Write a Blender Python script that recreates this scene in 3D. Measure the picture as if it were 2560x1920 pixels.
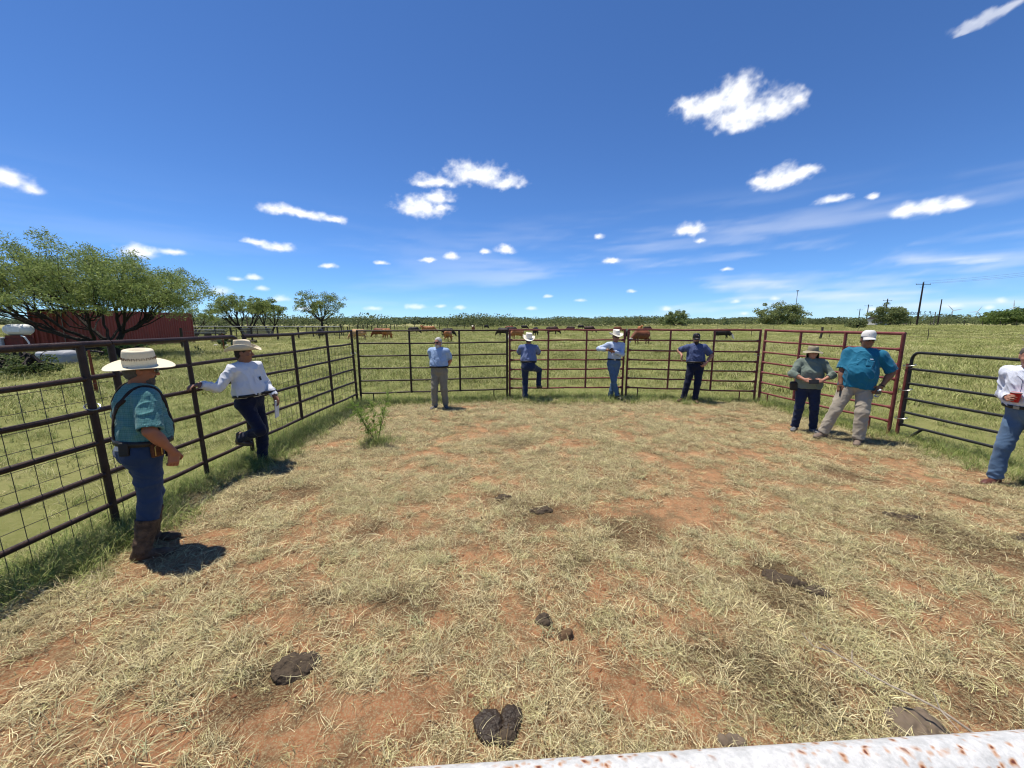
import bpy, bmesh, math, random, time
import numpy as np
from mathutils import Vector, Matrix
T0 = time.time()
random.seed(7); RNG = np.random.default_rng(7)
R = math.radians
scene = bpy.context.scene
for o in list(bpy.data.objects):
    bpy.data.objects.remove(o)

# ---------------------------------------------------------------- camera
CAM_H = 2.0; PITCH = math.atan(154/961.0)
cam = bpy.data.cameras.new('camera'); cam.sensor_width = 36.0; cam.lens = 36*961/2560.0
cam.clip_start = 0.05; cam.clip_end = 12000
camo = bpy.data.objects.new('camera', cam); scene.collection.objects.link(camo)
camo.location = (0, 0, CAM_H); camo.rotation_euler = (R(90)-PITCH, 0, 0)
scene.camera = camo
scene.render.resolution_x = 1024; scene.render.resolution_y = 768

# ---------------------------------------------------------------- sun, exposure
SUN_D = Vector((0.27, -0.15, -1.0))              # shadow shift for one metre of height
sun = bpy.data.lights.new('sun', 'SUN'); sun.energy = 5.0; sun.angle = R(0.53); sun.color = (1.0, .935, .82)
suno = bpy.data.objects.new('sun', sun); scene.collection.objects.link(suno)
suno.rotation_euler = SUN_D.to_track_quat('-Z', 'Y').to_euler()
SUN_EL = math.atan2(1.0, math.hypot(SUN_D.x, SUN_D.y))
SUN_AZ = math.atan2(-SUN_D.x, -SUN_D.y)          # clockwise from +Y
vs = scene.view_settings
vs.view_transform = 'Standard'; vs.look = 'None'; vs.gamma = 1; vs.exposure = 0.30; vs.use_curve_mapping = False
cy = scene.cycles
cy.use_denoising = True; cy.max_bounces = 5; cy.diffuse_bounces = 2; cy.glossy_bounces = 2
cy.transparent_max_bounces = 12; cy.transmission_bounces = 4; cy.caustics_reflective = False; cy.caustics_refractive = False
cy.sample_clamp_indirect = 6
cy.pixel_filter_type = 'BLACKMAN_HARRIS'; cy.filter_width = 1.15

# ---------------------------------------------------------------- sky
def build_sky():
    w = bpy.data.worlds.new('World'); scene.world = w; w.use_nodes = True
    nt = w.node_tree; N = nt.nodes; L = nt.links; N.clear()
    def nd(t, **k):
        n = N.new(t)
        for a, b in k.items(): setattr(n, a, b)
        return n
    sky = nd('ShaderNodeTexSky', sky_type='NISHITA'); sky.sun_disc = False
    sky.sun_elevation = SUN_EL; sky.sun_rotation = SUN_AZ
    sky.altitude = 3000; sky.air_density = 1.0; sky.dust_density = 0.0; sky.ozone_density = 4.0
    hs = nd('ShaderNodeMix', data_type='RGBA', blend_type='MULTIPLY'); hs.inputs[0].default_value = 1      # the phone's cool, saturated rendering of blue
    hs.inputs[7].default_value = (.70, 1.01, 1.36, 1); L.new(sky.outputs[0], hs.inputs[6])
    bg = nd('ShaderNodeBackground'); bg.inputs['Strength'].default_value = .093
    L.new(hs.outputs[2], bg.inputs['Color'])
    out = nd('ShaderNodeOutputWorld'); L.new(bg.outputs[0], out.inputs[0])
    w.cycles.sampling_method = 'MANUAL'; w.cycles.sample_map_resolution = 512
build_sky()

# ---------------------------------------------------------------- materials
MATS = {}
def material(name, col, rough=.7, metal=0.0, col2=None, nscale=8.0, mix=.5, bump=0.0, bscale=40.0, spec=.3, coord='Object', detail=4, sheen=0.0):
    """Principled surface with noise between two real colours and fine relief."""
    if name in MATS: return MATS[name]
    m = bpy.data.materials.new(name); m.use_nodes = True; MATS[name] = m
    nt = m.node_tree; N = nt.nodes; L = nt.links; b = N['Principled BSDF']
    b.inputs['Roughness'].default_value = rough; b.inputs['Metallic'].default_value = metal
    b.inputs['Specular IOR Level'].default_value = spec
    if sheen: b.inputs['Sheen Weight'].default_value = sheen
    tc = N.new('ShaderNodeTexCoord')
    c1 = (*col, 1); c2 = (*(col2 or tuple(x*.78 for x in col)), 1)
    nz = N.new('ShaderNodeTexNoise'); nz.inputs['Scale'].default_value = nscale; nz.inputs['Detail'].default_value = detail; nz.inputs['Roughness'].default_value = .6
    L.new(tc.outputs[coord], nz.inputs['Vector'])
    rp = N.new('ShaderNodeValToRGB'); L.new(nz.outputs['Fac'], rp.inputs[0])
    rp.color_ramp.elements[0].position = max(0, .5-mix*.5); rp.color_ramp.elements[1].position = min(1, .5+mix*.5)
    rp.color_ramp.elements[0].color = c2; rp.color_ramp.elements[1].color = c1
    L.new(rp.outputs[0], b.inputs['Base Color'])
    if bump:
        n2 = N.new('ShaderNodeTexNoise'); n2.inputs['Scale'].default_value = bscale; n2.inputs['Detail'].default_value = 5
        L.new(tc.outputs[coord], n2.inputs['Vector'])
        bp = N.new('ShaderNodeBump'); bp.inputs['Strength'].default_value = bump; bp.inputs['Distance'].default_value = .02
        L.new(n2.outputs['Fac'], bp.inputs['Height']); L.new(bp.outputs[0], b.inputs['Normal'])
    return m
def attr_material(name, attr='tint', rough=.75, spec=.15, trans=0.0, var=.25):
    """Colour stored per blade or leaf in the mesh, varied a little per instance."""
    if name in MATS: return MATS[name]
    m = bpy.data.materials.new(name); m.use_nodes = True; MATS[name] = m
    nt = m.node_tree; N = nt.nodes; L = nt.links; b = N['Principled BSDF']
    b.inputs['Roughness'].default_value = rough; b.inputs['Specular IOR Level'].default_value = spec
    a = N.new('ShaderNodeAttribute'); a.attribute_name = attr
    oi = N.new('ShaderNodeObjectInfo')
    mr = N.new('ShaderNodeMapRange'); L.new(oi.outputs['Random'], mr.inputs[0]); mr.inputs[3].default_value = 1-var; mr.inputs[4].default_value = 1+var
    mx = N.new('ShaderNodeVectorMath'); mx.operation = 'SCALE'; L.new(a.outputs['Color'], mx.inputs[0]); L.new(mr.outputs[0], mx.inputs['Scale'])
    L.new(mx.outputs[0], b.inputs['Base Color'])
    if trans:
        t = N.new('ShaderNodeBsdfTranslucent'); L.new(mx.outputs[0], t.inputs['Color'])
        ms = N.new('ShaderNodeMixShader'); ms.inputs[0].default_value = trans
        L.new(b.outputs[0], ms.inputs[1]); L.new(t.outputs[0], ms.inputs[2]); L.new(ms.outputs[0], N['Material Output'].inputs[0])
    return m
# ---------------------------------------------------------------- scene helpers
COL = scene.collection
def tag(o, label=None, cat=None, group=None, kind=None):
    if label: o['label'] = label
    if cat: o['category'] = cat
    if group: o['group'] = group
    if kind: o['kind'] = kind
    return o
def empty(name, loc=(0,0,0), rz=0.0):
    o = bpy.data.objects.new(name, None); COL.objects.link(o); o.empty_display_size = .2
    o.location = loc; o.rotation_euler = (0, 0, rz); return o
def link(name, me, mat=None, parent=None, loc=None, rot=None):
    o = bpy.data.objects.new(name, me); COL.objects.link(o)
    if mat is not None and not me.materials:
        for q in (mat if isinstance(mat, (list, tuple)) else [mat]): me.materials.append(q)
    if parent is not None: o.parent = parent
    if loc is not None: o.location = loc
    if rot is not None: o.rotation_euler = rot
    return o
def np_mesh(name, V, F, smooth=True, tint=None, mat_idx=None):
    """mesh from arrays; F is (n,3) or (n,4)"""
    V = np.asarray(V, np.float32); F = np.asarray(F, np.int32)
    me = bpy.data.meshes.new(name); n, k = F.shape
    me.vertices.add(len(V)); me.vertices.foreach_set('co', V.ravel())
    me.loops.add(n*k); me.loops.foreach_set('vertex_index', F.ravel())
    me.polygons.add(n); me.polygons.foreach_set('loop_start', np.arange(0, n*k, k, dtype=np.int32))
    if mat_idx is not None: me.polygons.foreach_set('material_index', np.asarray(mat_idx, np.int32))
    me.polygons.foreach_set('use_smooth', np.full(n, bool(smooth)))
    me.update(calc_edges=True)
    if tint is not None:
        at = me.attributes.new('tint', 'FLOAT_COLOR', 'POINT')
        c = np.ones((len(V), 4), np.float32); c[:, :3] = tint; at.data.foreach_set('color', c.ravel())
    return me
class MB:
    """collects simple shapes into one mesh"""
    def __init__(s): s.V = []; s.F = []; s.n = 0
    def add(s, V, F):
        s.V.append(np.asarray(V, float)); s.F += [tuple(i+s.n for i in f) for f in F]; s.n += len(V); return s
    def box(s, c, d, M=None):
        hx, hy, hz = d[0]/2, d[1]/2, d[2]/2
        P = np.array([[x, y, z] for x in (-hx, hx) for y in (-hy, hy) for z in (-hz, hz)])
        if M is not None: P = P @ np.array(M).T
        return s.add(P+np.array(c), [(0,1,3,2),(4,6,7,5),(0,4,5,1),(2,3,7,6),(0,2,6,4),(1,5,7,3)])
    def tube(s, pts, r, seg=10, caps=True, up=None):
        pts = [np.array(p, float) for p in pts]; m = len(pts)
        rs = r if hasattr(r, '__len__') else [r]*m
        V = []; prev = None
        for i, p in enumerate(pts):
            t = pts[min(i+1, m-1)]-pts[max(i-1, 0)]; t = t/(np.linalg.norm(t)+1e-9)
            if prev is None:
                a = np.array([0, 0, 1.]) if abs(t[2]) < .9 else np.array([1., 0, 0])
                u = np.cross(t, a); u /= np.linalg.norm(u)
            else:
                u = prev-t*np.dot(prev, t); u /= (np.linalg.norm(u)+1e-9)
            prev = u; w = np.cross(t, u)
            for k in range(seg):
                a = 2*math.pi*k/seg; V.append(p+rs[i]*(math.cos(a)*u+math.sin(a)*w))
        F = []
        for i in range(m-1):
            for k in range(seg):
                k2 = (k+1) % seg; F.append((i*seg+k, i*seg+k2, (i+1)*seg+k2, (i+1)*seg+k))
        if caps:
            F.append(tuple(range(seg-1, -1, -1))); F.append(tuple((m-1)*seg+k for k in range(seg)))
        return s.add(V, F)
    def lathe(s, prof, seg=20, c=(0,0,0), M=None):
        V = []
        for (r, z) in prof:
            for k in range(seg):
                a = 2*math.pi*k/seg; V.append((r*math.cos(a), r*math.sin(a), z))
        V = np.array(V)
        if M is not None: V = V @ np.array(M).T
        F = []
        for i in range(len(prof)-1):
            for k in range(seg):
                k2 = (k+1) % seg; F.append((i*seg+k, i*seg+k2, (i+1)*seg+k2, (i+1)*seg+k))
        F.append(tuple(range(seg-1, -1, -1))); F.append(tuple((len(prof)-1)*seg+k for k in range(seg)))
        return s.add(V+np.array(c), F)
    def mesh(s, name, smooth=False, angle=40):
        me = bpy.data.meshes.new(name); me.from_pydata([tuple(v) for a in s.V for v in a], [], s.F); me.update()
        if smooth:
            me.polygons.foreach_set('use_smooth', np.ones(len(me.polygons), bool))
            try: me.set_sharp_from_angle(angle=R(angle))
            except Exception: pass
        return me
    def build(s, name, mat, parent=None, smooth=False, loc=None, rot=None, angle=40):
        return link(name, s.mesh(name, smooth, angle), mat, parent, loc, rot)
def bevel(o, w=.01, n=2):
    m = o.modifiers.new('bevel', 'BEVEL'); m.width = w; m.segments = n; m.limit_method = 'ANGLE'; return o
def copy_tree(o, parent=None):
    c = o.copy(); COL.objects.link(c); c.parent = parent
    for ch in o.children: copy_tree(ch, c)
    return c
# ---------------------------------------------------------------- noise
_PERM = np.random.default_rng(11).random(4096)
def _h(i, j, k):
    h = (i*374761393+j*668265263+k*1440662683) & 0xffffffff
    h = ((h ^ (h >> 13))*1274126177) & 0xffffffff
    return _PERM[(h ^ (h >> 16)) & 4095]
def vnoise(P, s=1.0):
    P = np.asarray(P)*s
    i = np.floor(P).astype(np.int64); f = P-i; f = f*f*(3-2*f)
    x, y, z = i[..., 0], i[..., 1], i[..., 2]; fx, fy, fz = f[..., 0], f[..., 1], f[..., 2]
    def l(a, b, t): return a+(b-a)*t
    return l(l(l(_h(x,y,z), _h(x+1,y,z), fx), l(_h(x,y+1,z), _h(x+1,y+1,z), fx), fy),
             l(l(_h(x,y,z+1), _h(x+1,y,z+1), fx), l(_h(x,y+1,z+1), _h(x+1,y+1,z+1), fx), fy), fz)
def vnoise2(x, y, s=1.0, seed=0.0):
    P = np.stack([np.asarray(x)*s, np.asarray(y)*s, np.full(np.shape(x), seed+.37)], -1); return vnoise(P)
def fbm2(x, y, s, octs=4, seed=0.0):
    v = 0; a = .5; t = 0
    for o in range(octs):
        v = v+a*vnoise2(x, y, s, seed+o*7.1); t += a; a *= .5; s *= 2.03
    return v/t
def sstep(a, b, x):
    t = np.clip((np.asarray(x)-a)/(b-a), 0, 1); return t*t*(3-2*t)
# ---------------------------------------------------------------- distance fields -> one continuous mesh
def _v(p): return np.array(p, float)
def nlen(q): return np.sqrt(np.einsum('...i,...i', q, q))
def smin(a, b, k):
    if k <= 0: return np.minimum(a, b)
    h = np.minimum(np.maximum(.5+(b-a)*(.5/k), 0), 1); return b+(a-b)*h-k*h*(1-h)
def f_cone(a, b, ra, rb, flat=None, cut0=None, cut1=None):
    """round cone; flat=(axis, factor) thins it along an axis; cut ends it square"""
    a, b = _v(a), _v(b); ab = b-a; L2 = ab@ab+1e-12
    M = None; ax = ab/math.sqrt(L2)
    if flat is not None:
        n = _v(flat[0]); n /= np.linalg.norm(n); M = np.eye(3)+(1/flat[1]-1)*np.outer(n, n)
        Ma, Mab = M@a, M@ab; ML2 = Mab@Mab+1e-12; sc = min(1, flat[1])**.5
    def f(P):
        if M is not None:
            q = P@M.T-Ma; t = np.clip(q@Mab/ML2, 0, 1); d = nlen(q-t[..., None]*Mab)-(ra+(rb-ra)*t); d = d*sc
        else:
            q = P-a; t = np.clip(q@ab/L2, 0, 1); d = nlen(q-t[..., None]*ab)-(ra+(rb-ra)*t)
        if cut0 is not None: d = np.maximum(d, (a+ax*cut0-P)@ax)
        if cut1 is not None: d = np.maximum(d, (P-(b+ax*cut1))@ax)
        return d
    r = max(ra, rb); return f, (a+b)/2, math.sqrt(L2)/2+r*(1.1 if M is None else 1.15*max(1, flat[1]))
def f_ell(c, r, M=None):
    c, r = _v(c), _v(r); M = np.eye(3) if M is None else np.array(M)     # columns: local axes
    def f(P):
        q = (P-c)@M; k0 = nlen(q/r); k1 = nlen(q/(r*r))+1e-9
        return k0*(k0-1)/k1
    return f, c, max(r)
def f_box(c, h, M=None, rd=.01):
    c, h = _v(c), _v(h)-rd; M = np.eye(3) if M is None else np.array(M)
    def f(P):
        q = np.abs((P-c)@M)-h
        return nlen(np.maximum(q, 0))+np.minimum(q.max(-1), 0)-rd
    return f, c, np.linalg.norm(h)+rd
class Field:
    def __init__(s): s.ops = []
    def u(s, prim, k=.02): s.ops.append(('u', k, *prim)); return s
    def sub(s, prim, k=.01): s.ops.append(('s', k, *prim)); return s
    def below(s, p, n):                                # keep (P-p).n < 0
        p, n = _v(p), _v(n)/np.linalg.norm(n)
        s.ops.append(('i', 0, lambda P: (P-p)@n, None, None)); return s
    def ev(s, P, c=None, r=None):
        d = np.full(P.shape[:-1], 1.0)
        for m, k, f, bc, br in s.ops:
            if m == 'i': d = np.maximum(d, f(P)); continue
            if c is not None and np.linalg.norm(bc-c)-br-r > k+.03: continue
            if m == 'u': d = smin(d, f(P), k)
            else: d = -smin(-d, f(P), k)
        return d
    def bounds(s):
        lo = np.min([o[3]-o[4] for o in s.ops if o[0] == 'u'], 0); hi = np.max([o[3]+o[4] for o in s.ops if o[0] == 'u'], 0)
        return lo-.03, hi+.03
    def poly(s, h=.008, B=14):
        lo, hi = s.bounds(); nb = np.ceil((hi-lo)/(h*B)).astype(int)
        I = np.stack(np.meshgrid(*[np.arange(n) for n in nb], indexing='ij'), -1).reshape(-1, 3)
        C = lo+(I+.5)*h*B; rad = h*B*.87
        I = I[np.abs(s.ev(C)) < rad*1.35]
        g = np.stack(np.meshgrid(*[np.arange(B+1)]*3, indexing='ij'), -1).astype(float)*h
        Vl = np.empty((len(I), B+1, B+1, B+1)); keep = np.ones(len(I), bool)
        for n, b in enumerate(I):
            o = lo+b*h*B; v = s.ev(g+o, o+h*B/2, rad); Vl[n] = v
            keep[n] = v.min() < 0 < v.max()
        I, Vl = I[keep], Vl[keep]
        sg = Vl < 0
        cnr = [(i, j, k) for i in (0, 1) for j in (0, 1) for k in (0, 1)]
        def at(A, c): return A[:, c[0]:c[0]+B, c[1]:c[1]+B, c[2]:c[2]+B]
        cnt = sum(at(sg, c).astype(np.int8) for c in cnr); act = (cnt > 0) & (cnt < 8)
        acc = np.zeros(act.shape+(3,)); num = np.zeros(act.shape)
        for i, c in enumerate(cnr):
            for ax in range(3):
                if c[ax]: continue
                e = list(c); e[ax] = 1; va, vb = at(Vl, c), at(Vl, tuple(e)); x = (va < 0) != (vb < 0)
                t = np.where(x, va/np.where(x, va-vb, 1), 0)
                for q in range(3): acc[..., q] += np.where(x, c[q]+(t if q == ax else 0), 0)
                num += x
        n, i, j, k = np.nonzero(act)
        loc = acc[n, i, j, k]/num[n, i, j, k][:, None]
        G = I[n]*B+np.stack([i, j, k], -1); V = lo+(G+loc)*h
        D = (nb*B+2).astype(np.int64); key = (G[:, 0]*D[1]+G[:, 1])*D[2]+G[:, 2]
        od = np.argsort(key); ks = key[od]
        Q = []
        for ax in range(3):
            o1, o2 = (ax+1) % 3, (ax+2) % 3
            sl0 = [slice(0, B)]*3; sl1 = [slice(0, B)]*3; sl1[ax] = slice(1, B+1)
            a, b = sg[(slice(None), *sl0)], sg[(slice(None), *sl1)]
            n, i, j, k = np.nonzero(a != b); gg = I[n]*B+np.stack([i, j, k], -1); fl = a[n, i, j, k]
            ids = []
            for d1, d2 in ((0, 0), (-1, 0), (-1, -1), (0, -1)):
                q = gg.copy(); q[:, o1] += d1; q[:, o2] += d2
                kk = (q[:, 0]*D[1]+q[:, 1])*D[2]+q[:, 2]; p = np.clip(np.searchsorted(ks, kk), 0, len(ks)-1)
                ids.append(np.where(ks[p] == kk, od[p], -1))
            ids = np.stack(ids, -1); ok = (ids >= 0).all(1); ids, fl = ids[ok], fl[ok]
            ids[~fl] = ids[~fl][:, ::-1]; Q.append(ids)
        return V, np.concatenate(Q)
def vnormals(V, F):
    a, b, c, d = (V[F[:, i]] for i in range(4)); n = np.cross(c-a, d-b); N = np.zeros_like(V)
    for i in range(4): np.add.at(N, F[:, i], n)
    return N/(np.linalg.norm(N, axis=1, keepdims=True)+1e-12)
def field_obj(name, F, mat, parent, h=.008, disp=None, mfun=None):
    V, Q = F.poly(h)
    if disp is not None:
        N = vnormals(V, Q); V = V+N*disp(V, N)[:, None]
    mi = None
    if mfun is not None: mi = mfun(V[Q].mean(1))
    return link(name, np_mesh(name, V, Q, True, mat_idx=mi), mat, parent)
# ---------------------------------------------------------------- clouds on the sky dome
def px_dir(x, y):
    u = (x-1280)/961.0; v = (960-y)/961.0; c, s = math.cos(PITCH), math.sin(PITCH)
    return u, c+s*v, -s+c*v
def px_az(x, y):
    dx, dy, dz = px_dir(x, y)
    return math.degrees(math.atan2(dx, dy)), math.degrees(math.atan2(dz, math.hypot(dx, dy)))
def fbm3(P, s, octs, rough=.55):
    v = 0; a = 1; t = 0
    for o in range(octs):
        v = v+a*vnoise(P*s+o*13.7); t += a; a *= rough; s *= 2.07
    return v/t
# cloud lobes read off the sky as centre and half-size
LOBES = [(1770,268,70,36),(1845,240,64,50),(1866,285,104,46),(1945,268,64,32),(1995,248,28,16),(1722,262,30,18),(1850,312,60,24),
    (1090,458,66,16),(1190,440,76,32),(1260,458,48,20),(1050,522,62,30),(1092,496,42,16),(1110,520,26,10),
    (1950,452,64,30),(2010,432,42,16),(1900,450,30,12),(705,528,46,15),(770,540,70,13),(830,550,36,9),
    (638,606,32,9),(690,618,40,11),(2325,520,86,22),(2385,512,46,18),(2262,528,36,20),(2085,501,42,10),(1722,577,36,17),
    (25,452,56,24),(84,478,36,13),(-40,436,50,24),(345,632,48,18),(435,632,34,7),(1263,627,28,13),(1210,630,14,7),(1130,643,17,9),
    (1068,650,18,5),(825,666,20,6),(952,657,17,5),(550,729,27,12),(633,695,19,7),(588,698,17,5),(654,722,15,6),(703,748,21,8),(760,772,22,5),
    (1526,653,22,8),(1497,592,13,7),(1744,603,14,6),(930,772,22,5),(1040,768,26,6),(1100,766,14,4),(1150,770,15,5),(1330,772,12,4),
    (1370,742,10,4),(1450,752,14,4),(1580,728,10,4),(2182,490,11,6),(1815,674,12,4),(1840,756,10,5),(1665,773,12,5),(1860,785,12,4),(1935,747,14,5),
    (2180,775,14,5),(2380,767,20,6),(2470,770,12,5),(2500,752,14,5)]
WISPS = [(2440,60,50,14,.5),(2490,30,46,14,.6),(2530,12,40,12,.5),(2415,78,26,8,.45),(2440,657,50,5,.25)]
def build_clouds():
    spec = []
    for (x, y, a, b) in LOBES:
        a0, e0 = px_az(x, y); a1, _ = px_az(x+a, y); _, e2 = px_az(x, y-b); spec.append((a0, e0, abs(a1-a0)*1.05+.10, abs(e2-e0)*1.05+.08, 1.0))
    for (x, y, a, b, k) in WISPS:
        a0, e0 = px_az(x, y); a1, _ = px_az(x+a, y); _, e2 = px_az(x, y-b); spec.append((a0, e0, abs(a1-a0)*1.3, abs(e2-e0)*1.3, k))
    rr = random.Random(3)
    for i in range(26):                                   # the same fair-weather clouds carry on outside the picture
        spec.append((rr.choice([rr.uniform(64, 180), rr.uniform(-180, -66)]), rr.uniform(3, 34), rr.uniform(1, 5), rr.uniform(.5, 1.8), 1.0))
    def dirs(az, el):
        az, el = np.radians(az), np.radians(el); return np.stack([np.sin(az)*np.cos(el), np.cos(az)*np.cos(el), np.sin(el)], -1)
    Vs, Fs, As, n0 = [], [], [], 0
    step = .10
    az = np.arange(-66, 66.01, step); el = np.arange(-.4, 42, step)
    grids = [(az, el, True)]+[(np.arange(s[0]-s[2]*2, s[0]+s[2]*2, .25), np.arange(s[1]-s[3]*2, s[1]+s[3]*2, .25), False) for s in spec[-26:]]
    for az, el, main in grids:
        A_, E = np.meshgrid(az, el, indexing='ij'); sh = A_.shape
        coarse = np.full(sh, 9.0)
        for s in spec: coarse = np.minimum(coarse, np.hypot((A_-s[0])/(s[2]+1.2), (E-s[1])/(s[3]+.9)))
        near = coarse < 1.25
        a, e = A_[near], E[near]
        if not len(a): continue
        P = np.stack([a, e*1.3, np.full(a.shape, 2.3)], -1)
        k = np.clip(.10+e*.035, .1, .85)                 # small clouds near the horizon wobble less
        wa = (fbm3(P, .45, 3)-.5)*2*k*.9+(fbm3(P+7.7, 1.6, 3)-.5)*(.2+k*.4); we = (fbm3(P+41.3, .45, 3)-.5)*2*k*.6+(fbm3(P+19.1, 1.6, 3)-.5)*(.15+k*.32)
        a2, e2 = a+wa, e+we
        al = np.zeros(a.shape); best = np.full(a.shape, 9.0); rel = np.zeros(a.shape)
        for s in spec:
            v_ = (e2-s[1])/s[3]; d = np.hypot((a2-s[0])/s[2], np.where(v_ < 0, v_*1.45, v_*.95))      # flatter bases
            h = np.clip(.5+.5*(d-best)/.3, 0, 1); rel = rel*h+(1-h)*(e-s[1])/s[3]
            best = np.where(d < 8, smin(best, d, .3), best)
            if s[4] < 1: al = np.maximum(al, s[4]*sstep(1.3, .1, d))
        thin = al
        fine = fbm3(P, 1.2, 5, .55)
        dens = 1.02-best+(fine-.5)*1.05
        m = sstep(-.22, .90, dens)
        # wisps keep their own thin density
        for s in spec:
            if s[4] < 1: m = np.where(np.hypot((a2-s[0])/s[2], (e2-s[1])/s[3]) < 1.7, np.minimum(m, s[4]*sstep(.1, .9, dens+.2)), m)
        m = m*(.55+.45*sstep(3, 9, e))
        g = np.zeros(sh); g[near] = m
        tone = np.zeros(sh); tone[near] = np.clip(.80+.26*np.clip(rel+.15, -1, 1)+(fine-.5)*.45+.10*sstep(.2, .9, dens), 0, 1)  # cloud shading painted into the colour: greyer undersides, whiter tops
        live = g > .004
        q = live[:-1, :-1] | live[1:, :-1] | live[:-1, 1:] | live[1:, 1:]
        i, j = np.nonzero(q); ny = sh[1]; c = i*ny+j
        F = np.stack([c, c+1, c+ny+1, c+ny], -1); u, inv = np.unique(F, return_inverse=True)
        Vs.append(dirs(A_.ravel()[u], E.ravel()[u])*6000); Fs.append(inv.reshape(F.shape)+n0); n0 += len(u)
        As.append(np.stack([g.ravel()[u], tone.ravel()[u], np.zeros(len(u))], -1))
    # thin cirrus veil low in the sky
    A_, E = np.meshgrid(np.arange(-180, 180.1, .6), np.arange(0, 24, .3), indexing='ij')
    P = np.stack([A_*.05, E*.42, np.zeros(A_.shape)], -1)
    v = fbm3(P+fbm3(P, .7, 3)[..., None]*.8, 1.0, 5, .6)
    v = sstep(.42, .70, v)*sstep(17, 4, E)*sstep(-1, 3, E)*(.16+.84*sstep(-25, 32, A_)*sstep(150, 90, A_))*.62
    ny = A_.shape[1]; i, j = np.meshgrid(np.arange(A_.shape[0]-1), np.arange(ny-1), indexing='ij'); c = (i*ny+j).ravel()
    Vs.append(dirs(A_.ravel(), E.ravel())*6500); Fs.append(np.stack([c, c+1, c+ny+1, c+ny], -1)+n0)
    As.append(np.stack([v.ravel(), np.full(v.size, .72), np.zeros(v.size)], -1))
    me = np_mesh('sky', np.concatenate(Vs)+[0, 0, CAM_H], np.concatenate(Fs), True, tint=np.concatenate(As))
    m = bpy.data.materials.new('cloud'); m.use_nodes = True; nt = m.node_tree; N = nt.nodes; L = nt.links; N.clear()
    at = N.new('ShaderNodeAttribute'); at.attribute_name = 'tint'; sp = N.new('ShaderNodeSeparateColor'); L.new(at.outputs['Color'], sp.inputs[0])
    mx = N.new('ShaderNodeMix'); mx.data_type = 'RGBA'; L.new(sp.outputs[1], mx.inputs[0]); mx.inputs[6].default_value = (.50, .56, .68, 1); mx.inputs[7].default_value = (.99, 1.0, 1.02, 1)
    em = N.new('ShaderNodeEmission'); L.new(mx.outputs[2], em.inputs[0]); tr = N.new('ShaderNodeBsdfTransparent')
    ms = N.new('ShaderNodeMixShader'); L.new(sp.outputs[0], ms.inputs[0]); L.new(tr.outputs[0], ms.inputs[1]); L.new(em.outputs[0], ms.inputs[2])
    out = N.new('ShaderNodeOutputMaterial'); L.new(ms.outputs[0], out.inputs[0])
    try: m.cycles.emission_sampling = 'NONE'
    except Exception: pass
    o = link('sky', me, m); tag(o, 'small white fair-weather clouds in a deep blue sky', 'sky', kind='structure')
    print('clouds', len(me.polygons), round(time.time()-T0, 1))
build_clouds()
# ---------------------------------------------------------------- ground
PEN = np.array([(-3.95,-1.5),(-3.92,3.5),(-3.9,5.6),(-3.85,9.45),(-.1,10.1),(3.03,10.28),(6.2,9.58),(6.72,6.55),(6.85,5.1),(7.0,3.0),(7.0,-1.5)])
def pen_dist(x, y):
    """signed distance to the pen outline, negative inside"""
    x = np.asarray(x, float); y = np.asarray(y, float); d = np.full(x.shape, 1e9); ins = np.zeros(x.shape, bool)
    n = len(PEN)
    for i in range(n):
        a, b = PEN[i], PEN[(i+1) % n]; e = b-a
        t = np.clip(((x-a[0])*e[0]+(y-a[1])*e[1])/(e@e), 0, 1)
        d = np.minimum(d, np.hypot(x-a[0]-t*e[0], y-a[1]-t*e[1]))
        c = (a[1] > y) != (b[1] > y)
        with np.errstate(divide='ignore', invalid='ignore'):
            ins ^= c & (x < (b[0]-a[0])*(y-a[1])/(b[1]-a[1]+1e-12)+a[0])
    return np.where(ins, -d, d)
def ground_z(x, y):
    x = np.asarray(x, float); y = np.asarray(y, float); r = np.hypot(x, y)
    near = 1-sstep(14, 30, r)
    z = near*((fbm2(x, y, 2.2, 3, 1.0)-.5)*.055+(fbm2(x, y, 9., 2, 5.0)-.5)*.022)
    z = z+.9*sstep(30, 95, x)*sstep(45, 125, y)
    z = z+sstep(25, 70, r)*(fbm2(x, y, .03, 2, 9.0)-.5)*.35
    return z
STAINS = [(0.31, 3.8, 0.75), (-0.24, 4.12, 0.4), (2.12, 2.73, 0.45), (1.5, 1.88, 0.4), (1.27, 2.03, 0.3), (4.12, 3.0, 0.6), (4.06, 3.7, 0.5), (-2.71, 4.18, 0.6), (1.31, 3.44, 0.5), (-1.46, 3.44, 0.4), (-0.05, 6.27, 0.5), (4.41, 7.85, 0.6), (-1.41, 1.85, 0.25), (-0.69, 2.5, 0.35), (2.51, 1.8, 0.25), (0.57, 3.0, 0.35), (4.4, 4.79, 0.5), (-1.36, 2.5, 0.25), (-0.32, 2.25, 0.2)]
def stain(x, y):
    """where cattle have trampled and fouled the ground dark"""
    v = np.zeros(np.shape(x)); n = (fbm2(x, y, 3.2, 4, 61.0)-.5)*1.6
    for a, b, r in STAINS: v = np.maximum(v, sstep(1.0, .3, np.hypot(x-a, y-b)/(r*.85)+n*1.3))
    return v
def axis_lines(f0, f1, step, lo, hi, g=1.13):
    a = list(np.arange(f0, f1+1e-6, step)); s = step; p = f1
    while p < hi: s *= g; p += s; a.append(min(p, hi))
    s = step; p = f0; b = []
    while p > lo: s *= g; p -= s; b.append(max(p, lo))
    return np.array(sorted(set(np.round(b+a, 4))))
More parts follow.
